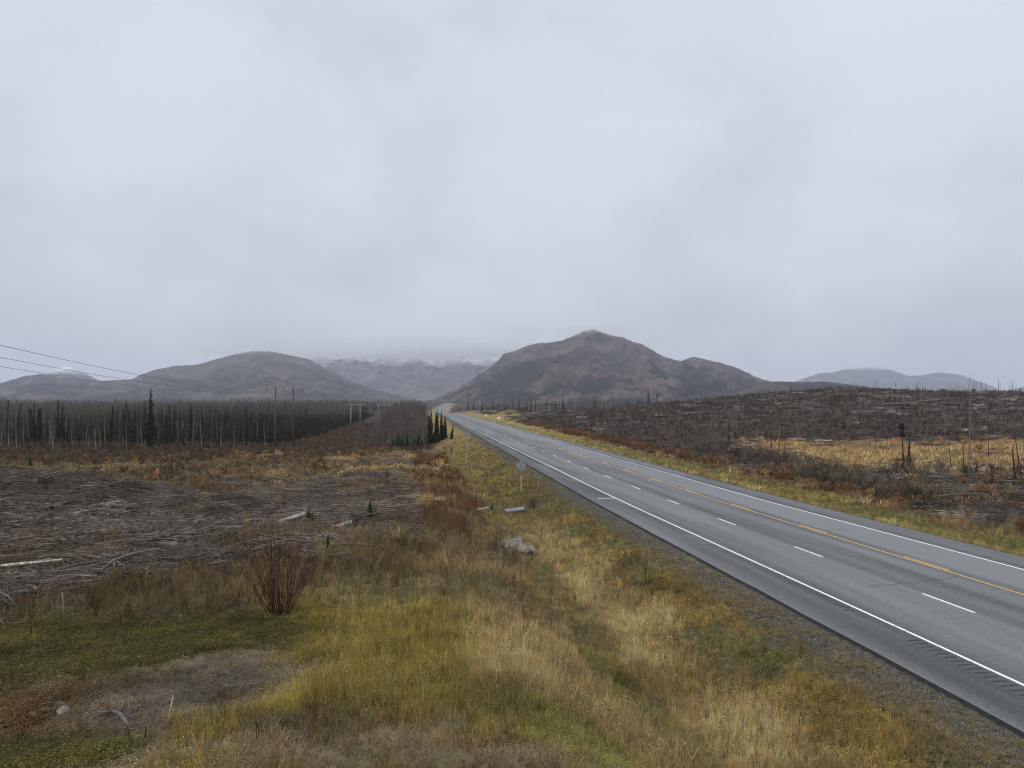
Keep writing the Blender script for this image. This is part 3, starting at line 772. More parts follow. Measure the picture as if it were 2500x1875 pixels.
def scatter(name, coll, X, Y, idx, rot, scl, tint, dz=0.0):
    """one uncountable mass (kind = stuff): points on the ground carrying instances"""
    k = len(X); me_ = bpy.data.meshes.new(name)
    me_.vertices.add(k); me_.vertices.foreach_set('co', np.stack([X, Y, terrain(X, Y) + ZC + dz], -1).astype(np.float32).ravel())
    a = me_.attributes.new('idx', 'INT', 'POINT'); a.data.foreach_set('value', np.asarray(idx, np.int32))
    a = me_.attributes.new('rot', 'FLOAT_VECTOR', 'POINT'); a.data.foreach_set('vector', np.asarray(rot, np.float32).ravel())
    a = me_.attributes.new('scl', 'FLOAT_VECTOR', 'POINT'); a.data.foreach_set('vector', np.asarray(scl, np.float32).ravel())
    a = me_.attributes.new('tint', 'FLOAT_COLOR', 'POINT'); a.data.foreach_set('color', np.concatenate([tint, np.ones((k, 1))], 1).astype(np.float32).ravel())
    o = link(bpy.data.objects.new(name, me_)); md = o.modifiers.new('scatter', 'NODES'); md.node_group = SCATTER; md[SOCK] = coll
    tag(o, kind='stuff'); return o
RG = np.random.default_rng(7)
def rot_up(k, tilt=.12): return np.stack([RG.normal(0, tilt, k), RG.normal(0, tilt, k), RG.uniform(0, 6.283, k)], -1)
def fan(k, r0, r1, a0, a1, p=1.0):
    """points with density falling with distance as 1/r^(1+p)"""
    u = RG.random(k)
    r = r0 * (r1 / r0) ** u if abs(p - 1) < 1e-3 else (r0 ** (1 - p) + u * (r1 ** (1 - p) - r0 ** (1 - p))) ** (1 / (1 - p))
    a = np.radians(RG.uniform(a0, a1, k)); return r * np.sin(a), r * np.cos(a), r

# ------------------------------------------------------------------ grass, weeds, moss, litter
veg = ([proto_grass(100 + i) for i in range(4)] + [proto_stalk(110 + i) for i in range(2)] + [proto_weed(120 + i) for i in range(3)]
       + [proto_moss(130 + i) for i in range(2)] + [proto_twig(140 + i) for i in range(3)] + [proto_litter(150 + i) for i in range(2)]
       + [proto_grass(160 + i, 12, .035, .22, .3) for i in range(3)] + [proto_twig(170 + i, 9, .03, .4) for i in range(3)])
C_VEG = proto_collection('ground_plants', veg)
START = np.array([0, 4, 6, 9, 11, 14]); COUNT = np.array([4, 2, 3, 2, 3, 2])
def plants(name, n, r0, r1, a0, a1, p, hmul=1.0, wmul=1.0, far=False):
    X, Y, r = fan(n, r0, r1, a0, a1, p); c = landcover(X, Y); s_, t_ = st(X, Y)
    keep = (RG.random(n) < c[:, 4]) & ((t_ < 13.45) | (t_ > 29.85))
    X, Y, r, c = X[keep], Y[keep], r[keep], c[keep]; k = len(X)
    cum = np.cumsum(c[:, 5:11] / np.maximum(c[:, 5:11].sum(1, keepdims=True), 1e-6), 1)
    kind = np.minimum((RG.random(k)[:, None] > cum).sum(1), 5)
    if far:
        id_ = np.where(kind == 4, 19 + RG.integers(0, 3, k), 16 + RG.integers(0, 3, k))
        id_ = np.where(kind == 2, 6 + RG.integers(0, 3, k), id_)
    else:
        id_ = START[kind] + (RG.random(k) * COUNT[kind]).astype(int)
    cl = fbm(X / .55, Y / .55, 3, 131); cl2 = fbm(X / 1.5, Y / 1.5, 2, 133)
    h = c[:, 3] * RG.uniform(.55, 1.35, k) * hmul * np.clip(.35 + 1.3 * cl, .4, 1.6)
    h = np.where(kind == 4, h * 1.7, h); h = np.where(kind == 2, np.maximum(h * .8, .12), h)
    w = np.where((kind == 0) | (kind == 1), np.clip(h * 1.4, .45, 1.2), np.where(kind == 3, .55, np.where(kind == 5, .55, np.maximum(h, .4)))) * wmul
    tint = c[:, :3] * (RG.uniform(.55, 1.45, k) * np.clip(.45 + 1.1 * cl2, .5, 1.5))[:, None]
    shift = RG.normal(0, .12, (k, 1)); tint = tint * (1 + shift * np.array([[1.0, .2, -.6]]))
    s2, t2 = st(X, Y); gv = ((t2 > 11.9) & (t2 < 13.8)) | ((t2 > 29.6) & (t2 < 31.0))
    tint[gv] = np.array([.24, .185, .095]) * RG.uniform(.6, 1.3, (gv.sum(), 1))
    dry = RG.random(k) < .10; tint[dry] = tint[dry] * .4 + np.array([.26, .18, .085]) * .6 * RG.uniform(.7, 1.2, (dry.sum(), 1))
    scatter(name, C_VEG, X, Y, id_, rot_up(k, .13), np.stack([w, w, h], -1), np.clip(tint, .005, .6))
plants('foreground_grass', 78000, 8.5, 34, -41, 38, 1.0)
plants('meadow_grass', 62000, 30, 90, -40, 40, 1.1, 1.1, 1.25)
plants('distant_grass', 60000, 75, 420, -40, 40, 1.1, 1.25, 2.2, far=True)

# ------------------------------------------------------------------ slash: cut and burnt sticks too many to count
C_STK = proto_collection('sticks', [proto_sticks(200 + i) for i in range(6)])
def slash_mask(x, y):
    n4 = fbm(x / 7, y / 7, 3, 53); n5 = fbm(x / 5, y / 2.5, 3, 57)
    m_ = sst(26, 30, y) * (1 - sst(60, 68, y)) * (1 - sst(-6, -1, x + .03 * y)) * sst(.34, .5, n5) * 1.0
    m_ = np.maximum(m_, np.exp(-((x + 15) / 12) ** 2 - ((y - 85) / 38) ** 2) * sst(.42, .55, n4) * .8)
    return m_
X, Y, r = fan(14000, 25, 150, -40, 5, 1.0); mk = slash_mask(X + (fbm(X / 4, Y / 4, 3, 66) - .5) * 9, Y + (fbm(X / 4, Y / 4, 3, 67) - .5) * 9); kp = (RG.random(len(X)) < mk) & (st(X, Y)[1] < -.5) & ((X < -9) | (Y > 38)) & ((X < -15.5) | (Y > 31)); X, Y = X[kp], Y[kp]; k = len(X)
g_ = RG.choice([.42, .7, 1.0, 1.25], k, p=[.40, .34, .20, .06])[:, None] * np.array([[.192, .158, .132]])
sc_ = RG.uniform(.28, .75, k)
scatter('slash_on_cleared_field', C_STK, X, Y, RG.integers(0, 6, k), np.stack([RG.normal(0, .05, k), RG.normal(0, .05, k), RG.normal(-.25, .34, k) + np.where(RG.random(k) < .18, RG.uniform(-1.5, 1.5, k), 0)], -1), np.stack([sc_, sc_, sc_ * RG.uniform(.9, 2.6, k)], -1), g_)
# burnt field on the right: dark fallen timber
X, Y, r = fan(21000, 62, 520, -6, 41, 1.05); s_, t_ = st(X, Y)
n5 = fbm(X / 9, Y / 9, 3, 58)
om_ = sst(98, 106, Y) * (1 - sst(150, 158, Y)) * sst(40, 48, X)
pr_ = sst(41, 45, t_) * (1 - .96 * om_) * (.35 + .65 * sst(.36, .52, n5))
kp = RG.random(len(X)) < pr_; X, Y, r = X[kp], Y[kp], r[kp]; k = len(X)
g_ = RG.choice([.3, .6, 1.2, 2.6, 4.2], k, p=[.36, .36, .20, .06, .02])[:, None] * np.array([[.112, .097, .088]])
sc_ = RG.uniform(.4, .85, k) * (1 + r / 420)
scatter('burnt_slash_field', C_STK, X, Y, RG.integers(0, 6, k), np.stack([RG.normal(0, .06, k), RG.normal(0, .06, k), RG.normal(.1, .55, k)], -1), np.stack([sc_, sc_, sc_ * RG.uniform(.8, 1.8, k)], -1), g_)

# ------------------------------------------------------------------ forests too deep to count
M['grey_bark'] = mat('grey_sapling_bark', (.085, .076, .064), .9, .4, .6, .05)
light_as = [joined(*aspen_parts(300 + i, 10, True), 'bare_tree', [M['grey_bark'], M['aspen_twig']]) for i in range(4)]
light_sp = [joined(*spruce_parts(310 + i, 10, .085, .06, 1.5, False, True), 'spruce_tree', [M['spruce_bark'], M['spruce']]) for i in range(4)]
light_sn = [joined(*snag_parts(320 + i, 10, 10), 'burnt_tree', [M['char'], M['char']]) for i in range(3)] + [joined(*snag_parts(330 + i, 10, 10), 'grey_tree', [M['snag_grey'], M['snag_grey']]) for i in range(2)]
M['far_hazed_bark'] = mat('haze_paled_wood_bark', (.130, .110, .098), .9, .35, .5, .05)  # paler than the near bark: haze of distance is put into the colour
M['far_twig'] = mat('haze_paled_wood_twigs', (.118, .096, .084), .9, .35, .5, .05)  # twigs paled the same way, with the haze in their colour
far_as = [joined(*aspen_parts(340 + i, 10, True, bushy=True), 'far_bare_tree', [M['far_hazed_bark'], M['far_twig']]) for i in range(4)]
C_FOR = proto_collection('forest_trees', light_as + light_sp + light_sn + far_as)      # 0-3 bare, 4-7 spruce, 8-10 burnt, 11-12 grey
def edge_x(y): return -57 - .10 * (y - 150)
def forest(name, X, Y, id_, hs):
    k = len(X); w = hs * RG.uniform(.85, 1.3, k)
    scatter(name, C_FOR, X, Y, id_, np.stack([RG.normal(0, .035, k), RG.normal(0, .035, k), RG.uniform(0, 6.283, k)], -1), np.stack([w, w, hs], -1), np.ones((k, 3)), -.1)
# dark spruce wood left of the pole line
k = 9000; Y = 212 + RG.random(k) ** 1.4 * 330; X = edge_x(Y) - RG.random(k) ** 1.3 * 260
spf = sst(-170, -90, X + .22 * (Y - 200)); id_ = np.where(RG.random(k) < .42 + .54 * spf, 4 + RG.integers(0, 4, k), RG.integers(0, 4, k))
hv = .35 + .95 * fbm(X / 9, Y / 9, 2, 88)
forest('spruce_wood', X, Y, id_, RG.uniform(.5, .95, k) * hv * np.where(1250 + FPX * X / Y < 330, .9, .76))
# far bare woods over the plain
X, Y, r = fan(24000, 440, 2600, -40, -4.6, .75); n6 = fbm(X / 90, Y / 90, 3, 91)
s_, t_ = st(X, Y); kp = (t_ < 5) & ((X < edge_x(Y) + 6) | (RG.random(len(X)) < .35) | (Y > 650)) & (np.abs(X + 35.3 + .108 * Y) > 9); X, Y, n6 = X[kp], Y[kp], n6[kp]; k = len(X)
id_ = np.where(RG.random(k) < .05 + .45 * sst(.5, .64, n6), 4 + RG.integers(0, 4, k), 13 + RG.integers(0, 4, k))
forest('far_bare_woods', X, Y, id_, RG.uniform(.55, 1.05, k) * (.7 + .6 * fbm(X / 35, Y / 35, 3, 89)))
# far woods and burnt trunks right of the road
X, Y, r = fan(15000, 360, 2600, -4.6, 40, .8); s_, t_ = st(X, Y); n6 = fbm(X / 70, Y / 70, 3, 95)
thin = np.where(r < 620, .16, 1.0) * (.35 + .65 * sst(.4, .6, n6))
kp = (t_ > 44) & (RG.random(len(X)) < thin) & ~((X > 70) & (Y < 420)); X, Y, r = X[kp], Y[kp], r[kp]; k = len(X)
id_ = np.where(RG.random(k) < .28, 4 + RG.integers(0, 4, k), np.where(RG.random(k) < .45, 8 + RG.integers(0, 5, k), 13 + RG.integers(0, 4, k)))
forest('far_woods_across_road', X, Y, id_, RG.uniform(.45, 1.05, k))
# young aspen wood between pole line and road
k = 1500; Y = 212 + RG.random(k) ** 1.2 * 300; s0_ = -.1216 / .9926 * Y; X = s0_ + (RG.uniform(0, 1, k) * -1) * 24 + 4.5
X = np.minimum(X, (4.0 - Y * ST) / CT); kp = fbm(X / 5, Y / 14, 3, 141) > .40; X, Y = X[kp], Y[kp]; k = len(X)
id_ = np.where(RG.random(k) < .14, 4 + RG.integers(0, 4, k), np.where(RG.random(k) < .35, RG.integers(0, 4, k), 13 + RG.integers(0, 4, k)))
forest('aspen_wood_by_road', X, Y, id_, (RG.uniform(.36, .78, k) + np.where(Y > 310, .25, 0)) * (.6 + .7 * fbm(X / 6, Y / 6, 2, 143)) * np.clip(.62 + .38 * (1250 + FPX * X / Y - 860) / 130, .6, 1.0))
# brush at the foot of the woods and along the verge
def brush(name, X, Y, h, col, var=.35):
    k = len(X); t_ = np.array([col]) * RG.uniform(1 - var, 1 + var, (k, 1)); h_ = h * RG.uniform(.6, 1.3, k)
    far_ = np.hypot(X, Y) > 70
    scatter(name, C_VEG, X, Y, np.where(far_, 19, 11) + RG.integers(0, 3, k), rot_up(k, .1), np.stack([h_ * 1.1, h_ * 1.1, h_], -1), t_)
k = 6500; Y = 128 + RG.random(k) ** .7 * 86; X = -58 - .1 * (Y - 150) - RG.random(k) * 165 + 24; kp = fbm(X / 9, Y / 9, 3, 101) > .34 + .2 * (1 - sst(128, 165, Y)); brush('brush_below_spruce_wood', X[kp], Y[kp], 1.35, (.118, .092, .066))
k = 1500; Y = RG.uniform(185, 400, k); X = -35.3 - .108 * Y + RG.normal(2, 9, k); kp = ~((np.abs(X + 55.6) < 7) & (Y < 200)); X, Y = X[kp], Y[kp]; brush('brush_under_pole_line', X, Y, 1.2, (.140, .096, .066))
k = 700; Y = RG.uniform(188, 212, k); X = RG.uniform(-46, -20, k); brush('brush_below_aspen_wood', X, Y, 1.1, (.13, .088, .068))
sR = RG.uniform(44, 150, 1900); tR = RG.normal(1.8, 1.4, 1900); n7 = fbm(sR / 7, tR / 2.2, 3, 98); kp = (n7 > .60) & (tR > -1); X, Y = road_xy(sR[kp], tR[kp]); brush('red_willow_thicket_on_verge', X, Y, .75, (.175, .092, .060))
sR = 40 * (300 / 40) ** RG.random(4200); tR = 40.6 + np.abs(RG.normal(0, 2.4, 4200)); n7 = fbm(sR / 7, tR / 7, 3, 97); kp = n7 > .54
X, Y = road_xy(sR[kp], tR[kp]); brush('rust_thicket_across_road', X, Y, .95, (.190, .105, .062))
sR = RG.uniform(60, 88, 420); tR = 42 + RG.uniform(0, 4.5, 420); kp = (np.abs(sR - 74) < 9 + 8 * (fbm(sR / 3, tR / 3, 2, 99) - .5)); X, Y = road_xy(sR[kp], tR[kp]); brush('grey_willow_thicket', X, Y, 1.6, (.135, .115, .095))
X, Y, r = fan(6500, 105, 420, -6, 41, 1.0); s_, t_ = st(X, Y); kp = (t_ > 48) & ~((Y > 95) & (Y < 162) & (X > 40)); X, Y = X[kp], Y[kp]; brush('dead_stems_on_burnt_field', X, Y, 1.5, (.135, .113, .10), .6)
# loose gravel on the road shoulders
def proto_stone(seed):
    r = rng_(seed); mb = MB(); n = 5
    top = [Vector((math.cos(6.283 * k / n) * r.uniform(.6, 1), math.sin(6.283 * k / n) * r.uniform(.5, .9), r.uniform(.2, .5))) for k in range(n)]
    bot = [Vector((p.x * 1.15, p.y * 1.15, -.3)) for p in top]; ap = Vector((r.uniform(-.2, .2), r.uniform(-.2, .2), r.uniform(.6, .9)))
    for k in range(n):
        q = (k + 1) % n; mb.face([bot[k], bot[q], top[q], top[k]]); mb.face([top[k], top[q], ap])
    return mb.mesh('stone', [M['stick']])
C_STONE = proto_collection('stones', [proto_stone(400 + i) for i in range(4)])
sR = 14 * (75 / 14) ** RG.random(16000); tR = np.where(RG.random(16000) < .8, 13.6 - np.abs(RG.normal(0, .6, 16000)), RG.uniform(29.75, 31, 16000)); X, Y = road_xy(sR, tR); k = len(X)
z_ = RG.uniform(.01, .028, k) * (1 + sR / 70)
scatter('shoulder_gravel', C_STONE, X, Y, RG.integers(0, 4, k), rot_up(k, .4), np.stack([z_, z_, z_], -1), np.array([[.115, .108, .098]]) * RG.uniform(.5, 1.5, (k, 1)))
k = 2600; X = np.where(RG.random(k) < .5, RG.normal(-6.8, 1.3, k), RG.uniform(-6, 1.5, k)); Y = np.where(X < -5.2, RG.normal(15.4, 1.7, k), RG.uniform(10.2, 12.4, k)); z_ = RG.uniform(.008, .035, k) * np.where(RG.random(k) < .06, 2.0, 1)
scatter('clods_on_bare_patch', C_STONE, X, Y, RG.integers(0, 4, k), rot_up(k, .5), np.stack([z_ * 1.2, z_, z_ * .8], -1), np.array([[.135, .108, .082]]) * RG.uniform(.35, 1.6, (k, 1)))
k = 130; X = np.where(RG.random(k) < .5, RG.normal(-6.8, 1.4, k), RG.uniform(-9, 1, k)); Y = np.where(X < -5.2, RG.normal(14.8, 2.2, k), RG.uniform(10.2, 13, k)); z_ = RG.uniform(.10, .22, k)
scatter('dead_twigs_on_bare_patch', C_STK, X, Y, RG.integers(0, 6, k), rot_up(k, .1), np.stack([z_, z_, z_], -1), np.array([[.16, .135, .11]]) * RG.uniform(.5, 1.5, (k, 1)))
# ------------------------------------------------------------------ countable trees: one thing each, trunk and crown as parts
def sets(maker, n, seed, tm, cm, tn, cn, **kw):
    out = []
    for i in range(n):
        tr, cr_ = maker(seed + i, **kw); out.append((tr.mesh(tn, [tm], True), cr_.mesh(cn, [cm])))
    return out
def tree(name, pair, x, y, scale, rot, label, cat, group=None, parts=('trunk', 'crown'), sink=.12):
    o = empty(name, (x, y, gz(x, y) - sink)); o.rotation_euler = rot; o.scale = scale if isinstance(scale, tuple) else (scale,) * 3
    for nm, me_ in zip(parts, pair):
        link(bpy.data.objects.new(nm, me_), o)
    return tag(o, label, cat, group)
rr = random.Random(11)
def region(x, y):
    px = 1250 + FPX * x / y
    for lim, w_ in ((130, 'at the far left end'), (300, 'left of the tallest spruce'), (440, 'just right of the tallest spruce'), (640, 'left of the nearest power pole'), (800, 'behind the nearest power pole')):
        if px < lim: return w_
    return 'right of the nearest power pole'
def region_r(x, y):
    px = 1250 + FPX * x / y
    a = 'close to the road' if px < 1650 else ('left of the three charred trunks' if px < 2150 else ('just left of the tall snag' if px < 2360 else 'right of the tall snag'))
    return a + (', far back' if y > 190 else '')
def height_word(s_, a, b): return 'short' if s_ < a else ('tall' if s_ > b else 'middling')
ASP = sets(aspen_parts, 5, 500, M['aspen'], M['aspen_twig'], 'trunk', 'crown', H=10.)
SPR = sets(spruce_parts, 5, 520, M['spruce_bark'], M['spruce'], 'trunk', 'crown', H=10., width=.055, lo=.30)
SPF = sets(spruce_parts, 4, 530, M['spruce_bark'], M['spruce'], 'trunk', 'crown', H=10., width=.095, lo=.05, dens=1.4, club=False)
SPY = sets(spruce_parts, 3, 540, M['spruce_bark'], M['spruce_young'], 'trunk', 'crown', H=10., width=.14, lo=.03, dens=1.3, club=False)
SNC = sets(snag_parts, 5, 550, M['char'], M['char'], 'trunk', 'branch_stubs', H=6.)
SNG = sets(snag_parts, 4, 560, M['snag_grey'], M['snag_grey'], 'trunk', 'branch_stubs', H=6., broken=False, stubs=22)
def rot(l=.05): return (rr.gauss(0, l), rr.gauss(0, l), rr.uniform(0, 6.283))
# edge of the left wood
for i in range(75):
    y = rr.uniform(178, 214); x = edge_x(y) - (rr.random() * 95 + 30 if i % 5 else rr.random() * 30)
    s_ = rr.uniform(.45, 1.05); tree('bare_aspen', rr.choice(ASP), x, y, (s_ * 1.15, s_ * 1.15, s_), rot(.05), height_word(s_, .62, .85) + ' pale leafless aspen in the left wood, ' + region(x, y), 'tree', 'bare aspens along the left wood edge', ('trunk', 'crown'))
for i in range(100):
    y = rr.uniform(180, 212); x = edge_x(y) - rr.random() ** 1.1 * 140
    s_ = rr.uniform(.55, 1.05) * (1.25 if x < -84 else .9); tree('black_spruce', rr.choice(SPR), x, y, (s_ * .8, s_ * .8, s_), rot(.055), height_word(s_, .7, .95) + ' thin dark spruce in the left wood, ' + region(x, y), 'tree', 'dark spruces along the left wood edge')
tree('tall_spruce', SPF[0], -91.5, 195, (1.45, 1.45, 1.62), (0, -.015, .5), 'tallest spruce rising alone above the left wood', 'tree')
for (x, y, h, ln) in ((-107, 188, 1.35, -.13), (-117, 190, 1.3, -.05), (-119, 186, 1.2, -.12), (-98, 190, 1.1, -.16), (-122, 185, .9, .2)):
    tree('leaning_aspen', rr.choice(ASP), x, y - 8, (1.2, 1.2, h * .82), (0, ln, rr.uniform(-.2, .2)), 'crooked pale aspen leaning out in front of the left wood', 'tree', 'leaning pale aspens in front of the left wood', ('trunk', 'crown'))
# young aspen wood beside the road
for i in range(70):
    y = rr.uniform(197, 216); x = rr.uniform(-41, -21) - .12 * (y - 197)
    s_ = rr.uniform(.5, .8) * min(1, max(.66, .66 + .34 * (1250 + FPX * x / y - 870) / 130)); tree('young_aspen', rr.choice(ASP), x, y, (s_ * .8, s_ * .8, s_), rot(.025), height_word(s_, .50, .62) + ' slim leafless aspen ' + ('at the left end' if x < -35 else ('in the middle' if x < -28 else 'at the right end')) + ' of the stand by the road', 'tree', 'young aspens in the stand between poles and road', ('trunk', 'crown'))
for i in range(15):
    x = rr.uniform(-32.5, -22.5); y = rr.uniform(194, 199)
    s_ = rr.uniform(.28, .50); tree('young_green_spruce', rr.choice(SPY), x, y, s_, rot(.02), 'short green spruce at the foot of the young aspen stand', 'tree', 'short green spruces below the aspen stand')
for i, (x, y, h) in enumerate([(-20.6, 196, 1.05), (-19.6, 199, .93), (-18.9, 195, .80), (-18.2, 198, .72), (-17.6, 196, .66), (-17.1, 199, .62), (-20.0, 203, .9), (-18.6, 204, .82), (-21.4, 201, .95)]):
    tree('roadside_spruce', SPF[i % 4], x, y, (h * .78, h * .78, h), (0, rr.uniform(-.09, .01), rr.uniform(0, 6)), 'dark narrow spruce in the clump closing the stand beside the road', 'tree', 'dark spruces in the roadside clump')
tree('leaning_spruce', SPF[2], -15.2, 192, (.42, .42, .44), (0, .16, 0), 'small tilted spruce alone on the grass verge by the road', 'tree')
# burnt trunks across the road
for i in range(330):
    u = rr.random(); y = 96 * (330 / 96) ** u; x = y * math.tan(math.radians(rr.uniform(3, 36)))
    s0_, t0_ = (float(v) for v in st(np.array(x), np.array(y)))
    if t0_ < 48 or (98 < y < 158 and x > 42 and rr.random() < .85): continue
    s_ = rr.uniform(.28, .9); grey = rr.random() < .36
    tree('grey_snag' if grey else 'charred_snag', rr.choice(SNG if grey else SNC), x, y, (s_ * .9, s_ * .9, s_), rot(.07),
         height_word(s_, .45, .68) + (' bleached grey' if grey else ' charred') + ' snag on the burnt field, ' + region_r(x, y), 'dead tree',
         'bleached snags on the burnt field' if grey else 'charred snags on the burnt field', ('trunk', 'branch_stubs'))
for i in range(46):
    px = rr.uniform(2130, 2560) if i > 5 else rr.uniform(1700, 2130); y = rr.uniform(338, 372); x = (px - 1250) / FPX * y
    s_ = rr.uniform(.45, 1.15); grey = rr.random() < .65
    tree('ridge_snag', rr.choice(SNG if grey else SNC), x, y, (s_ * 1.2, s_ * 1.2, s_), rot(.06), ('grey' if grey else 'black') + ' dead tree against the sky on the right ridge', 'dead tree',
         ('grey' if grey else 'black') + ' dead trees on the right ridge', ('trunk', 'branch_stubs'))
CHT = sets(spruce_parts, 3, 585, M['char'], M['char'], 'trunk', 'crown', H=6.3, width=.05, lo=.72, dens=.55)
CHS = sets(snag_parts, 2, 590, M['char'], M['char'], 'trunk', 'branch_stubs', H=6., stubs=60)
tree('charred_tree', CHT[0], 49.3, 97, (2.3, 2.3, 1.0), (0, -.012, 0), 'tallest and shaggiest of three charred trunks in the orange meadow', 'dead tree')
tree('charred_tree', CHS[0], 50.0, 97.5, (1.15, 1.15, .86), (0, .012, 2), 'middle of three charred trunks in the orange meadow', 'dead tree', None, ('trunk', 'branch_stubs'))
tree('charred_tree', CHS[1], 50.6, 98, (1.0, 1.0, .76), (0, .01, 4), 'right one of three charred trunks in the orange meadow', 'dead tree', None, ('trunk', 'branch_stubs'))
tr_, cr_ = snag_parts(581, 13, 34, False); tall_pair = (tr_.mesh('trunk', [M['snag_grey']], True), cr_.mesh('branch_stubs', [M['snag_grey']]))
tree('tall_grey_snag', tall_pair, 51.6, 87, (.62, .62, .96), (0, -.01, 1.2), 'tallest bleached snag rising past the skyline on the right', 'dead tree', None, ('trunk', 'branch_stubs'))
mb = MB(); mb.tube([(0, 0, -.2), (-.1, 0, 1.5), (-.28, 0, 3.9)], [.12, .11, .07], 6); mb.tube([(-.28, 0, 3.88), (-.33, 0, 4.2)], [.06, .01], 4)
o = mb.build('leaning_charred_post', [M['char']], None, True); o.location = (54.2, 83, gz(54.2, 83)); tag(o, 'bare black leaning trunk near the right edge of the meadow', 'dead tree')
o = empty('broken_snag', (51.9, 83.5, gz(51.9, 83.5) - .1)); mb = MB(); mb.tube([(0, 0, 0), (.1, 0, .9), (.12, .05, 1.75)], [.13, .12, .1], 6); mb.build('stump', [M['char']], o, True)
mb = MB(); mb.tube([(.1, .05, 1.72), (1.0, .1, 1.35), (2.0, .1, .85), (2.9, 0, .75)], [.09, .08, .06, .03], 5); mb.tube([(2.0, .1, .85), (1.8, .1, .3)], [.04, .02], 4); mb.build('fallen_top', [M['log_dark']], o, True)
tag(o, 'snapped snag with its top bent over in the right field', 'dead tree')
mb = MB(); mb.tube([(0, 0, -.1), (.02, 0, 1.0), (.0, 0, 2.0)], [.09, .08, .05], 5); o = mb.build('thin_charred_post', [M['char']], None, True); o.location = (38.0, 114.5, gz(38, 114.5)); tag(o, 'thin black trunk stub among pale fallen logs across the road', 'dead tree')

# ------------------------------------------------------------------ fallen logs one can pick out
def log_mesh(seed, L=4., r0=.11, m_=None, limbs=3):
    r = rng_(seed); mb = MB(); n = 5
    P_ = [Vector((L * (i / n - .5), r.uniform(-.03, .03) * L, r0 * .8 + r.uniform(-.012, .02) * L)) for i in range(n + 1)]
    mb.tube(P_, [r0 * (1 - .6 * i / n) for i in range(n + 1)], 6)
    for _ in range(limbs):
        i = r.randint(1, n - 1); p = P_[i]; az = r.uniform(-1.2, 1.2); s_ = r.choice((-1, 1)); l_ = r.uniform(.2, .8)
        mb.tube([p, p + Vector((math.cos(az) * l_, s_ * abs(math.sin(az)) * l_ + .05, r.uniform(0, .5) * l_))], [r0 * .3, r0 * .12], 4)
    return mb.mesh('fallen_log', [m_], True)
LG = [log_mesh(600 + i, 4., .085, M['log']) for i in range(4)] + [log_mesh(610 + i, 4., .085, M['log_dark']) for i in range(3)]
def log(name, me_, x, y, rz, s_, label, group=None, tilt=0., dz=.08):
    o = link(bpy.data.objects.new(name, me_)); o.location = (x, y, gz(x, y) + dz); dxy = .8
    sl = (gz(x + math.cos(rz) * dxy, y + math.sin(rz) * dxy) - gz(x - math.cos(rz) * dxy, y - math.sin(rz) * dxy)) / (2 * dxy)
    o.rotation_euler = (0, -math.atan(sl) + tilt, rz); o.scale = s_ if isinstance(s_, tuple) else (s_,) * 3
    return tag(o, label, 'log', group)
i = 0
while i < 85:
    y = rr.uniform(29, 66); x = -y * math.tan(math.radians(rr.uniform(2, 37)))
    if float(slash_mask(np.array([x]), np.array([y]))[0]) < .3: continue
    dark = rr.random() < .3; s_ = rr.uniform(.45, 1.25)
    log('fallen_log', LG[4 + i % 3] if dark else LG[i % 4], x, y, rr.gauss(-.2, .4) + (math.pi if rr.random() < .5 else 0), (s_, s_ * .75, s_ * .75),
        height_word(s_, .7, 1.0).replace('tall', 'long').replace('middling', 'medium') + (' blackened' if dark else ' grey weathered') + ' log in the ' + ('front' if y < 38 else ('middle' if y < 52 else 'back')) + ' of the left slash' + (', far left' if x / y < -.45 else ''), 'blackened logs in the left slash field' if dark else 'grey logs in the left slash field', rr.gauss(0, .04), rr.uniform(.08, .3)); i += 1
for i in range(40):
    y = rr.uniform(66, 165); x = -14 - .1 * (y - 75) + rr.gauss(0, 7)
    log('fallen_log', LG[i % 4], x, y, rr.gauss(0, .5), rr.uniform(.5, 1.1), 'pale log in the ' + ('near' if y < 90 else ('middle' if y < 125 else 'far')) + ' part of the clearing before the aspen stand', 'pale logs in the middle clearing')
for i in range(55):
    y = rr.uniform(70, 96) if i < 34 else rr.uniform(96, 150); x = y * math.tan(math.radians(rr.uniform(19 if i < 34 else 8, 36 if i < 34 else 17)))
    if float(st(np.array(x), np.array(y))[1]) < 45: continue
    s_ = rr.uniform(.6, 1.3)
    log('fallen_log', LG[i % 4], x, y, rr.gauss(0, .45), (s_ * 1.3, s_ * 1.1, s_ * 1.1), 'pale fallen log ' + ('in front of the orange meadow' if y < 98 and x / y > .4 else ('on burnt ground left of the orange meadow' if x / y > .3 else 'on burnt ground close to the road')), 'pale logs on the burnt field across the road', rr.gauss(0, .04), rr.uniform(.1, .5))
def rooted(x, y, rz, L, r0, label, sc=1.):
    o = empty('uprooted_log', (x, y, gz(x, y) + (.3 if x > -10 else .15)), rz); o.scale = (sc,) * 3; r = rng_(int(x * 100)); mb = MB()
    mb.tube([(0, 0, .42), (-.35 * L, .02, .30), (-L, 0, .08)], [r0, r0 * .9, r0 * .62], 8); mb.build('trunk', [M['bare_log']], o, True)
    mb = MB(); mb.tube([(.12, 0, .42), (-.1, 0, .42)], [r0 * 1.7, r0 * 1.05], 8)
    for k in range(11):
        a = r.uniform(0, 6.283); l_ = r.uniform(.25, .6); u = Vector((r.uniform(.0, .35), math.cos(a), math.sin(a) * .8)).normalized(); p = Vector((.08, 0, .42))
        mb.tube([p, p + u * l_ * .6, p + u * l_ + Vector((r.uniform(-.15, .15), 0, r.uniform(-.1, .1)))], [r0 * .5, r0 * .3, .012], 5)
    mb.build('root_wad', [M['root']], o, True)
    return tag(o, label, 'log')
rooted(-12.6, 47.5, .45, 1.5, .15, 'pale uprooted log with forked roots, left of the two in the clearing', 1.15)
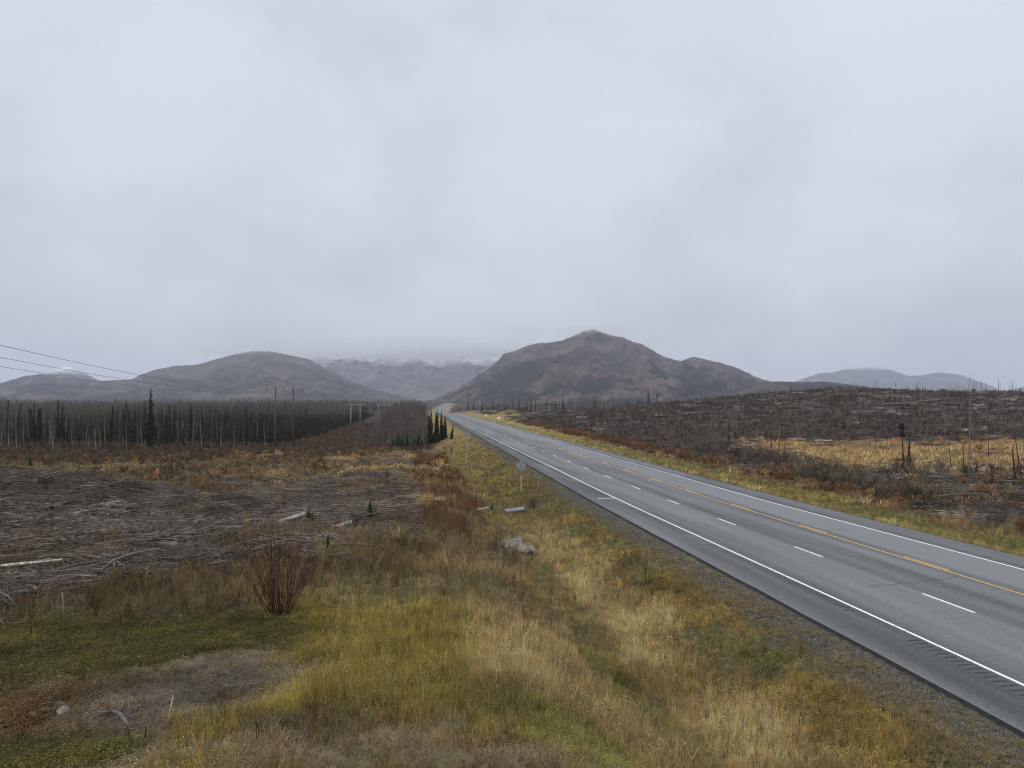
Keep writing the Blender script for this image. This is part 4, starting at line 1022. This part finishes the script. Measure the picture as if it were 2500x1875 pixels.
rooted(-9.0, 44.0, .12, 1.3, .15, 'pale uprooted log with a dark root plate, right of the two in the clearing', 1.1)
rooted(-1.6, 58.0, .2, 2.6, .09, 'thin pale log with dark roots beside the red shrubs', 1.0)
bl = log_mesh(640, 5.2, .16, M['birch_log'], 2)
log('birch_log', bl, -20.4, 30.6, .04, (1.0, .72, .72), 'thick pale birch log lying at the left edge of the slash', None, 0, .5)
log('birch_log', log_mesh(641, 3., .10, M['log'], 2), -19.9, 29.7, .15, (.9, .9, .9), 'short grey log just below the thick birch log', None, 0, .3)
mb = MB()   # big forked branch in front of the slash
mb.tube([(0, 0, 0), (.55, .1, .45), (.95, .2, .8), (1.7, .3, 1.05), (2.6, .3, 1.2), (3.4, .3, 1.15)], [.03, .05, .06, .05, .035, .02], 6)
mb.tube([(.95, .2, .8), (1.05, .1, .3), (1.15, 0, .0)], [.04, .03, .015], 5); mb.tube([(1.0, .2, .8), (1.4, .1, .6), (1.55, 0, .15)], [.03, .025, .012], 5); mb.tube([(.55, .1, .45), (.35, .3, .3), (.2, .5, .25)], [.03, .02, .01], 4)
mb.tube([(1.7, .3, 1.05), (2.2, .5, .9), (3.0, .7, .95)], [.03, .02, .01], 4)
o = mb.build('forked_branch', [M['log']], None, True); o.location = (-16.3, 29.6, gz(-16.3, 29.6)); tag(o, 'large forked bare branch arching over the front of the slash', 'branch')

# ------------------------------------------------------------------ power line: H-frame poles and three wires
def hframe(x, y, ztop, label, grey=False, half=2.15):
    zb = gz(x, y) - .4; H = ztop - zb; o = empty('power_pole', (x, y, zb), math.atan(.108)); pm = M['pole_grey'] if grey else M['wood_pole']
    for s_ in (-1, 1):
        mb = MB(); mb.tube([(s_ * half, 0, 0), (s_ * half, 0, H * .5), (s_ * half, 0, H + .35)], [.21, .18, .14], 8); mb.build('pole', [pm], o, True)
    mb = MB()
    for q in (-.17, .17): mb.box((0, q, H), (9.4, .12, .26))
    arm = mb.build('crossarm', [M['arm']], o)
    for q in (-4.3, 0, 4.3):
        mb = MB()
        mb.tube([(q, 0, H + .16), (q, 0, H - .1)], [.03, .03], 5)
        for k in range(5): mb.tube([(q, 0, H - .13 - .17 * k), (q, 0, H - .20 - .17 * k), (q, 0, H - .28 - .17 * k)], [.05, .12, .04], 6)
        mb.build('insulator', [M['ceramic']], arm, True)
    return tag(o, label, 'power pole', 'two-legged poles of the power line')
XP = [(-36.2, 8), (-55.6, 188), (-74.6, 367), (-98.0, 577), (-115.0, 734), (-136.0, 950)]
ZT = [ZC + 8.4, ZC + 3.3, ZC - 1.8, ZC - 3.0, ZC + 1.6, ZC - 6.0]
LB = ['brown two-legged power pole standing left of the frame', 'nearest brown two-legged power pole with wide crossarm', 'grey two-legged power pole behind the left end of the aspen stand', 'third two-legged power pole from the viewer, above the aspen stand',
      'fourth two-legged power pole, tallest of the far ones', 'farthest two-legged power pole near the end of the road']
for i in range(6): hframe(*XP[i], ZT[i], LB[i], i > 1)
na_ = math.atan(.108)
for q, lab in ((4.3, 'uppermost of three overhead wires crossing the left edge'), (0, 'middle of three overhead wires crossing the left edge'), (-4.3, 'lowest of three overhead wires crossing the left edge')):
    pts = []
    for i in range(len(XP) - 1):
        a = Vector((XP[i][0] + q * math.cos(na_), XP[i][1] + q * math.sin(na_), ZT[i] - .98)); b_ = Vector((XP[i + 1][0] + q * math.cos(na_), XP[i + 1][1] + q * math.sin(na_), ZT[i + 1] - .98))
        for k in range(24):
            f = k / 24; p = a.lerp(b_, f); p.z -= 4 * 2.7 * f * (1 - f); pts.append(p)
    pts.append(b_); mb = MB(); mb.tube(pts, [.019] * len(pts), 5)
    o = mb.build('power_wire', [M['wire']]); tag(o, lab, 'wire', 'wires of the power line')

# ------------------------------------------------------------------ signs
def diamond_sign(x, y, rz, label, H=2.15, d=.54):
    z = gz(x, y); o = empty('road_sign', (x, y, z - .1), rz)
    mb = MB(); mb.box((0, .0, H * .36), (.10, .10, H * .72 + .2)); mb.build('post', [M['post']], o)
    mb = MB(); mb.box((0, -.02, H * .72 + .1 + .62), (.06, .06, 1.22)); mb.build('upper_post', [M['bracket']], o)
    mb = MB(); c = H + .62; k = .06
    ring = [(d, k), (k, d), (-k, d), (-d, k), (-d, -k), (-k, -d), (k, -d), (d, -k)]
    for yy in (.025, .029): pass
    A = [(a, .03, c + b) for a, b in ring]; B = [(a, .034, c + b) for a, b in ring]
    mb.face(A); mb.face(B[::-1])
    for i in range(8): mb.face([A[i], B[i], B[(i + 1) % 8], A[(i + 1) % 8]])
    mb.build('plate', [M['alu']], o)
    for q, w_ in ((.27, .62), (.0, 1.0)):
        mb = MB(); mb.box((0, .008, c + q), (w_, .03, .05)); mb.build('brace', [M['bracket'] if q else M['alu']], o)
    return tag(o, label, 'road sign')
diamond_sign(.9, 76.5, TH, 'back of a diamond road sign on a wooden post, nearest on the left verge', 2.0, .52)
diamond_sign(float(road_xy(151, 9.7)[0]), float(road_xy(151, 9.7)[1]), TH, 'back of a small diamond sign on the left verge, second from the viewer', 2.2, .5)
diamond_sign(float(road_xy(300, 11.2)[0]), float(road_xy(300, 11.2)[1]), TH, 'tiny diamond sign far along the left road edge', 2.2, .6)
def panel_sign(x, y, w_, h_, H, label):
    o = empty('road_sign', (x, y, gz(x, y) - .1), TH)
    for q in (-.3, .3): mb = MB(); mb.box((q * w_, .04, (H + h_) / 2), (.1, .1, H + h_)); mb.build('post', [M['post']], o)
    mb = MB(); mb.box((0, -.03, H + h_ / 2), (w_, .02, h_)); mb.build('panel', [M['sign_white']], o); return tag(o, label, 'road sign')
X_, Y_ = road_xy(318, 33.5); panel_sign(float(X_), float(Y_), 1.15, .95, 1.5, 'small white panel sign beside the road on the right, nearer one')
X_, Y_ = road_xy(420, 37.0); panel_sign(float(X_), float(Y_), .9, .75, 1.3, 'tiny white sign on the brown bank at the far right bend')

# ------------------------------------------------------------------ boulders, culvert, stakes, small stones
def boulder(name, x, y, sx, sy, sz, seed, label, mt=None, sink=.25, group=None, cat='boulder', rz=0.):
    import bmesh
    bm = bmesh.new(); bmesh.ops.create_icosphere(bm, subdivisions=4 if sx > .25 else 3, radius=1)
    r = rng_(seed); off = r.uniform(0, 90)
    pl = [(Vector((r.uniform(-1, 1), r.uniform(-1, 1), r.uniform(-.4, 1))).normalized(), r.uniform(.62, .88)) for _ in range(9)]
    for v in bm.verts:
        p = v.co.copy()
        for n_, d_ in pl:
            e_ = p.dot(n_) - d_
            if e_ > 0: p -= n_ * e_ * .85
        k_ = float(fbm(np.array([p.x * 2.2 + off + p.z * 1.7]), np.array([p.y * 2.2 - p.z * 1.3]), 4, seed)[0]) - .5
        p *= 1 + .22 * k_; v.co = Vector((p.x * sx, p.y * sy, p.z * sz))
    me_ = bpy.data.meshes.new(name); bm.to_mesh(me_); bm.free(); me_.materials.append(mt or M['stone'])
    me_.polygons.foreach_set('use_smooth', np.ones(len(me_.polygons), bool))
    o = link(bpy.data.objects.new(name, me_)); o.location = (x, y, gz(x, y) + sz * (1 - 2 * sink) + (.12 if cat == 'boulder' else 0)); o.rotation_euler = (0, 0, rz); return tag(o, label, cat, group)
bx, by = .25, 44.5
boulder('boulder', bx + .02, by - .55, .80, .52, .40, 701, 'long low pale boulder at the front of the pile by the ditch', rz=-.12)
boulder('boulder', bx - .58, by + .15, .42, .40, .45, 702, 'grey boulder at the left of the pile by the ditch')
boulder('boulder', bx + .0, by + .35, .48, .42, .44, 703, 'dark cracked boulder in the middle of the pile by the ditch', sink=.2)
boulder('boulder', bx + .60, by + .15, .46, .42, .42, 704, 'tall pale boulder at the right of the pile by the ditch', sink=.2)
boulder('boulder', bx + .05, by + .75, .42, .36, .52, 705, 'rounded boulder topping the back of the pile by the ditch', sink=.15)
mb = MB(); n_ = 20; L_ = 1.7; R0 = .21; rings = []
V_ = []; F_ = []
for i in range(35):
    f = i / 34; rad_ = R0 * (1 + .045 * (1 if i % 2 else -1))
    for k in range(n_):
        a = 6.283185 * k / n_; V_.append((L_ * (f - .5), math.cos(a) * rad_, math.sin(a) * rad_))
for i in range(34):
    for k in range(n_):
        a = i * n_ + k; b_ = i * n_ + (k + 1) % n_; F_.append((a, b_, b_ + n_, a + n_))
cul = link(bpy.data.objects.new('culvert_pipe', mesh_np('culvert_pipe', V_, F_, M['culvert'], True))); sm_ = cul.modifiers.new('wall', 'SOLIDIFY'); sm_.thickness = .012
cx, cy_ = .2, 64.0; cul.location = (cx, cy_, gz(cx, cy_) + .14); cul.rotation_euler = (0, -.10, .30); tag(cul, 'galvanised culvert pipe end poking out of the grass ditch', 'pipe')
def stake(x, y, h, label, ribbon):
    o = empty('survey_stake', (x, y, gz(x, y) - .1), .3)
    mb = MB(); mb.box((0, 0, h / 2), (.05, .02, h)); mb.build('lath', [M['stake']], o)
    if ribbon:
        mb = MB(); P_ = [(0, -.02, h), (.06, -.03, h - .16), (-.03, -.03, h - .36), (.03, -.03, h - .6)]
        for i in range(3):
            a, b_ = P_[i], P_[i + 1]; mb.face([(a[0] - .07, a[1], a[2]), (a[0] + .07, a[1], a[2]), (b_[0] + .06, b_[1], b_[2]), (b_[0] - .06, b_[1], b_[2])])
        mb.build('ribbon', [M['flag']], o)
    return tag(o, label, 'stake')
stake(-40.5, 88.0, 1.25, 'survey stake with a pink ribbon in the cleared strip', True)
stake(-51.5, 96.0, 1.05, 'plain pale survey lath left of the ribboned stake', False)
sps = [(-8.5, 14.6, .10), (-8.9, 14.9, .07), (-8.2, 14.2, .13), (-8.65, 14.0, .08), (-7.7, 15.0, .07), (-8.3, 15.9, .06), (-7.9, 16.4, .06), (-6.4, 13.4, .06), (-5.4, 14.2, .07), (-5.9, 12.3, .10), (-6.9, 13.9, .05), (-4.9, 15.6, .05), (-8.8, 13.3, .06), (-6.2, 16.0, .05)]
for i, (x, y, s_) in enumerate(sps):
    boulder('field_stone', x, y, s_ * 1.3, s_, s_ * .7, 720 + i, 'small pale stone lying on the bare patch at the lower left', M['stone_small'], .2, 'small stones on the bare patch', 'stone', i)
# weathered grey stump wood on the bare patch
mb = MB(); mb.tube([(-.55, .25, .1), (-.2, .2, .18), (.0, .05, .2), (.35, -.3, .12), (.6, -.62, .05)], [.018, .035, .05, .035, .018], 6); mb.tube([(0, .05, .2), (.08, .12, .38), (.02, .2, .45)], [.035, .025, .01], 5); mb.tube([(-.2, .2, .18), (-.45, .05, .22), (-.75, .1, .12)], [.025, .016, .008], 5); mb.tube([(.2, -.15, .16), (.45, .05, .2), (.8, .1, .14)], [.022, .015, .008], 5); mb.tube([(.35, -.3, .12), (.1, -.5, .08), (-.3, -.55, .06)], [.03, .02, .01], 5)
mb.tube([(.6, -.62, .05), (1.1, -.5, .12), (1.4, -.6, .1)], [.035, .03, .02], 5)
o = mb.build('driftwood_root', [M['log']], None, True); o.scale = (.85, .85, .85); o.location = (-6.9, 13.6, gz(-6.9, 13.6)); tag(o, 'grey weathered root wood on the bare patch at lower left', 'root')
mb = MB(); mb.tube([(0, 0, -.05), (.05, 0, .3), (.12, 0, .62)], [.014, .012, .008], 5); o = mb.build('pale_stem', [M['birch_log']], None, True); o.location = (-5.75, 12.9, gz(-5.75, 12.9)); tag(o, 'single pale dead stem upright beside the grey root wood', 'stem')

# ------------------------------------------------------------------ shrubs worth naming
def stem_bush(name, x, y, H, spread, n, sm_, lm, nleaf, label, seed, leafsz=.05, twigs=5, cat='shrub'):
    r = rng_(seed); o = empty(name, (x, y, gz(x, y) - .05)); mb = MB(); lf = MB(); tips = []
    for _ in range(n):
        a = r.uniform(0, 6.283); q = r.random() * .28 * spread; out = spread * r.random() ** .55; h = H * r.uniform(.55, 1.0) * (1 - .25 * out / spread)
        b_ = Vector((math.cos(a) * q, math.sin(a) * q, 0)); e = Vector((math.cos(a) * out, math.sin(a) * out, h)); m_ = b_.lerp(e, .45) + Vector((r.uniform(-.05, .05), r.uniform(-.05, .05), .05))
        mb.tube([b_, m_, e], [.011, .008, .003], 4, False)
        for _ in range(twigs):
            f = r.uniform(.3, 1); p = m_.lerp(e, (f - .3) / .7); a2 = r.uniform(0, 6.283); l_ = r.uniform(.12, .38) * H / 2.2
            t_ = p + Vector((math.cos(a2) * l_ * .45, math.sin(a2) * l_ * .45, l_)); mb.tube([p, t_], [.005, .002], 3, False); tips.append(p.lerp(t_, r.random()))
    mb.build('stems', [sm_], o)
    for _ in range(nleaf): leaf(lf, r.choice(tips), leafsz * r.uniform(.6, 1.3), r)
    if nleaf: lf.build('leaves', [lm], o)
    return tag(o, label, cat)
stem_bush('willow_bush', -7.05, 23.4, 3.5, 1.35, 58, M['willow'], M['leaf_dry'], 90, 'dark red leafless willow bush, largest in the left foreground', 801)
stem_bush('yellow_leaf_bush', -13.2, 27.6, 1.1, .45, 14, M['willow'], M['leaf_yellow'], 130, 'small bush still holding yellow leaves before the slash', 802, .07)
stem_bush('yellow_leaf_sprig', -10.7, 30.2, .7, .25, 6, M['willow'], M['leaf_yellow'], 40, 'tiny yellow-leaved sprig at the edge of the slash', 803, .08)
for x, y, h, lab in ((-13.4, 21.6, 1.35, 'thin dark sapling standing at the left edge of the moss'), (-9.6, 18.3, .5, 'little bare twig in the middle of the moss'), (-5.6, 11.6, .55, 'bare dark twig beside the grey root wood'), (-3.6, 11.0, .55, 'forked bare twig on the dead grass at bottom left')):
    stem_bush('bare_sapling', x, y, h, .12 if h > 1 else .22, 2, M['willow'], None, 0, lab, int(-x * 10), twigs=4, cat='sapling')
mb = MB(); mb.tube([(0, 0, -.1), (-.06, 0, .5), (-.12, 0, 1.0)], [.03, .028, .02], 5); o = mb.build('dead_stick', [M['snag_grey']], None, True); o.location = (-13.2, 22.9, gz(-13.2, 22.9)); tag(o, 'pale dead stick upright behind the moss', 'stick')
for x, y, h, lab in ((-8.0, 33.6, .10, 'tiny green spruce seedling behind the willow bush'), (-9.2, 50, .13, 'tiny green spruce seedling beyond the uprooted logs'), (-70, 112, .2, 'lone green spruce seedling on the far left grass')):
    tree('spruce_seedling', SPY[0], x, y, (h * 1.3, h * 1.3, h), (0, 0, 0), lab, 'seedling', None, ('trunk', 'crown'), .02)
for x, y, seed, lab in ((float(road_xy(64.5, 9.6)[0]), float(road_xy(64.5, 9.6)[1]), 811, 'bare grey bush over the culvert pipe in the ditch'), (-2.0, 78.0, 812, 'pale leafless bush beside the nearest road sign')):
    stem_bush('bare_bush', x, y, 1.3, .8, 40, M['aspen_twig'] if seed == 811 else M['log'], None, 0, lab, seed)
# ------------------------------------------------------------------ haze: the damp air of an overcast day
me = MB(); me.box((0, 0, (-40 + 640) / 2), (24000, 24000, 680))
hz = me.build('haze', [])
hm_ = bpy.data.materials.new('damp_air'); hm_.use_nodes = True
hm_.node_tree.nodes.clear()
ho = hm_.node_tree.nodes.new('ShaderNodeOutputMaterial'); pv = hm_.node_tree.nodes.new('ShaderNodeVolumePrincipled')
pv.inputs['Color'].default_value = (.80, .85, 1.0, 1); pv.inputs['Density'].default_value = 8.2e-5; pv.inputs['Anisotropy'].default_value = 0.0
hm_.node_tree.links.new(pv.outputs[0], ho.inputs['Volume'])
hz.data.materials.append(hm_)
tag(hz, kind='stuff')

# mist lying on the summits
def mist(x, y, z, rx, ry, rz_, dens, seed):
    import bmesh
    bm = bmesh.new(); bmesh.ops.create_icosphere(bm, subdivisions=4, radius=1)
    for v in bm.verts:
        k_ = float(fbm(np.array([v.co.x * 2.3 + seed + v.co.z]), np.array([v.co.y * 1.5 + v.co.z]), 3, seed)[0])
        v.co = Vector((v.co.x * rx, v.co.y * ry, v.co.z * rz_)) * (.75 + .5 * k_)
    me_ = bpy.data.meshes.new('mist'); bm.to_mesh(me_); bm.free()
    m_ = bpy.data.materials.new('mist'); m_.use_nodes = True; m_.node_tree.nodes.clear()
    a = m_.node_tree.nodes.new('ShaderNodeOutputMaterial'); b_ = m_.node_tree.nodes.new('ShaderNodeVolumePrincipled')
    b_.inputs['Color'].default_value = (.97, .98, 1, 1); b_.inputs['Density'].default_value = dens
    m_.node_tree.links.new(b_.outputs[0], a.inputs['Volume']); me_.materials.append(m_)
    o = link(bpy.data.objects.new('mist', me_)); o.location = (x, y, z + ZC); tag(o, kind='stuff')
mist(-1150, 7300, 500, 1900, 700, 105, .0016, 5)
mist(-400, 7300, 470, 1100, 600, 80, .0014, 6)
mist(470, 4280, 385, 260, 200, 32, .0016, 7)
mist(-1800, 5420, 340, 420, 260, 24, .0010, 8)
mist(4750, 9900, 425, 800, 400, 32, .0016, 9)
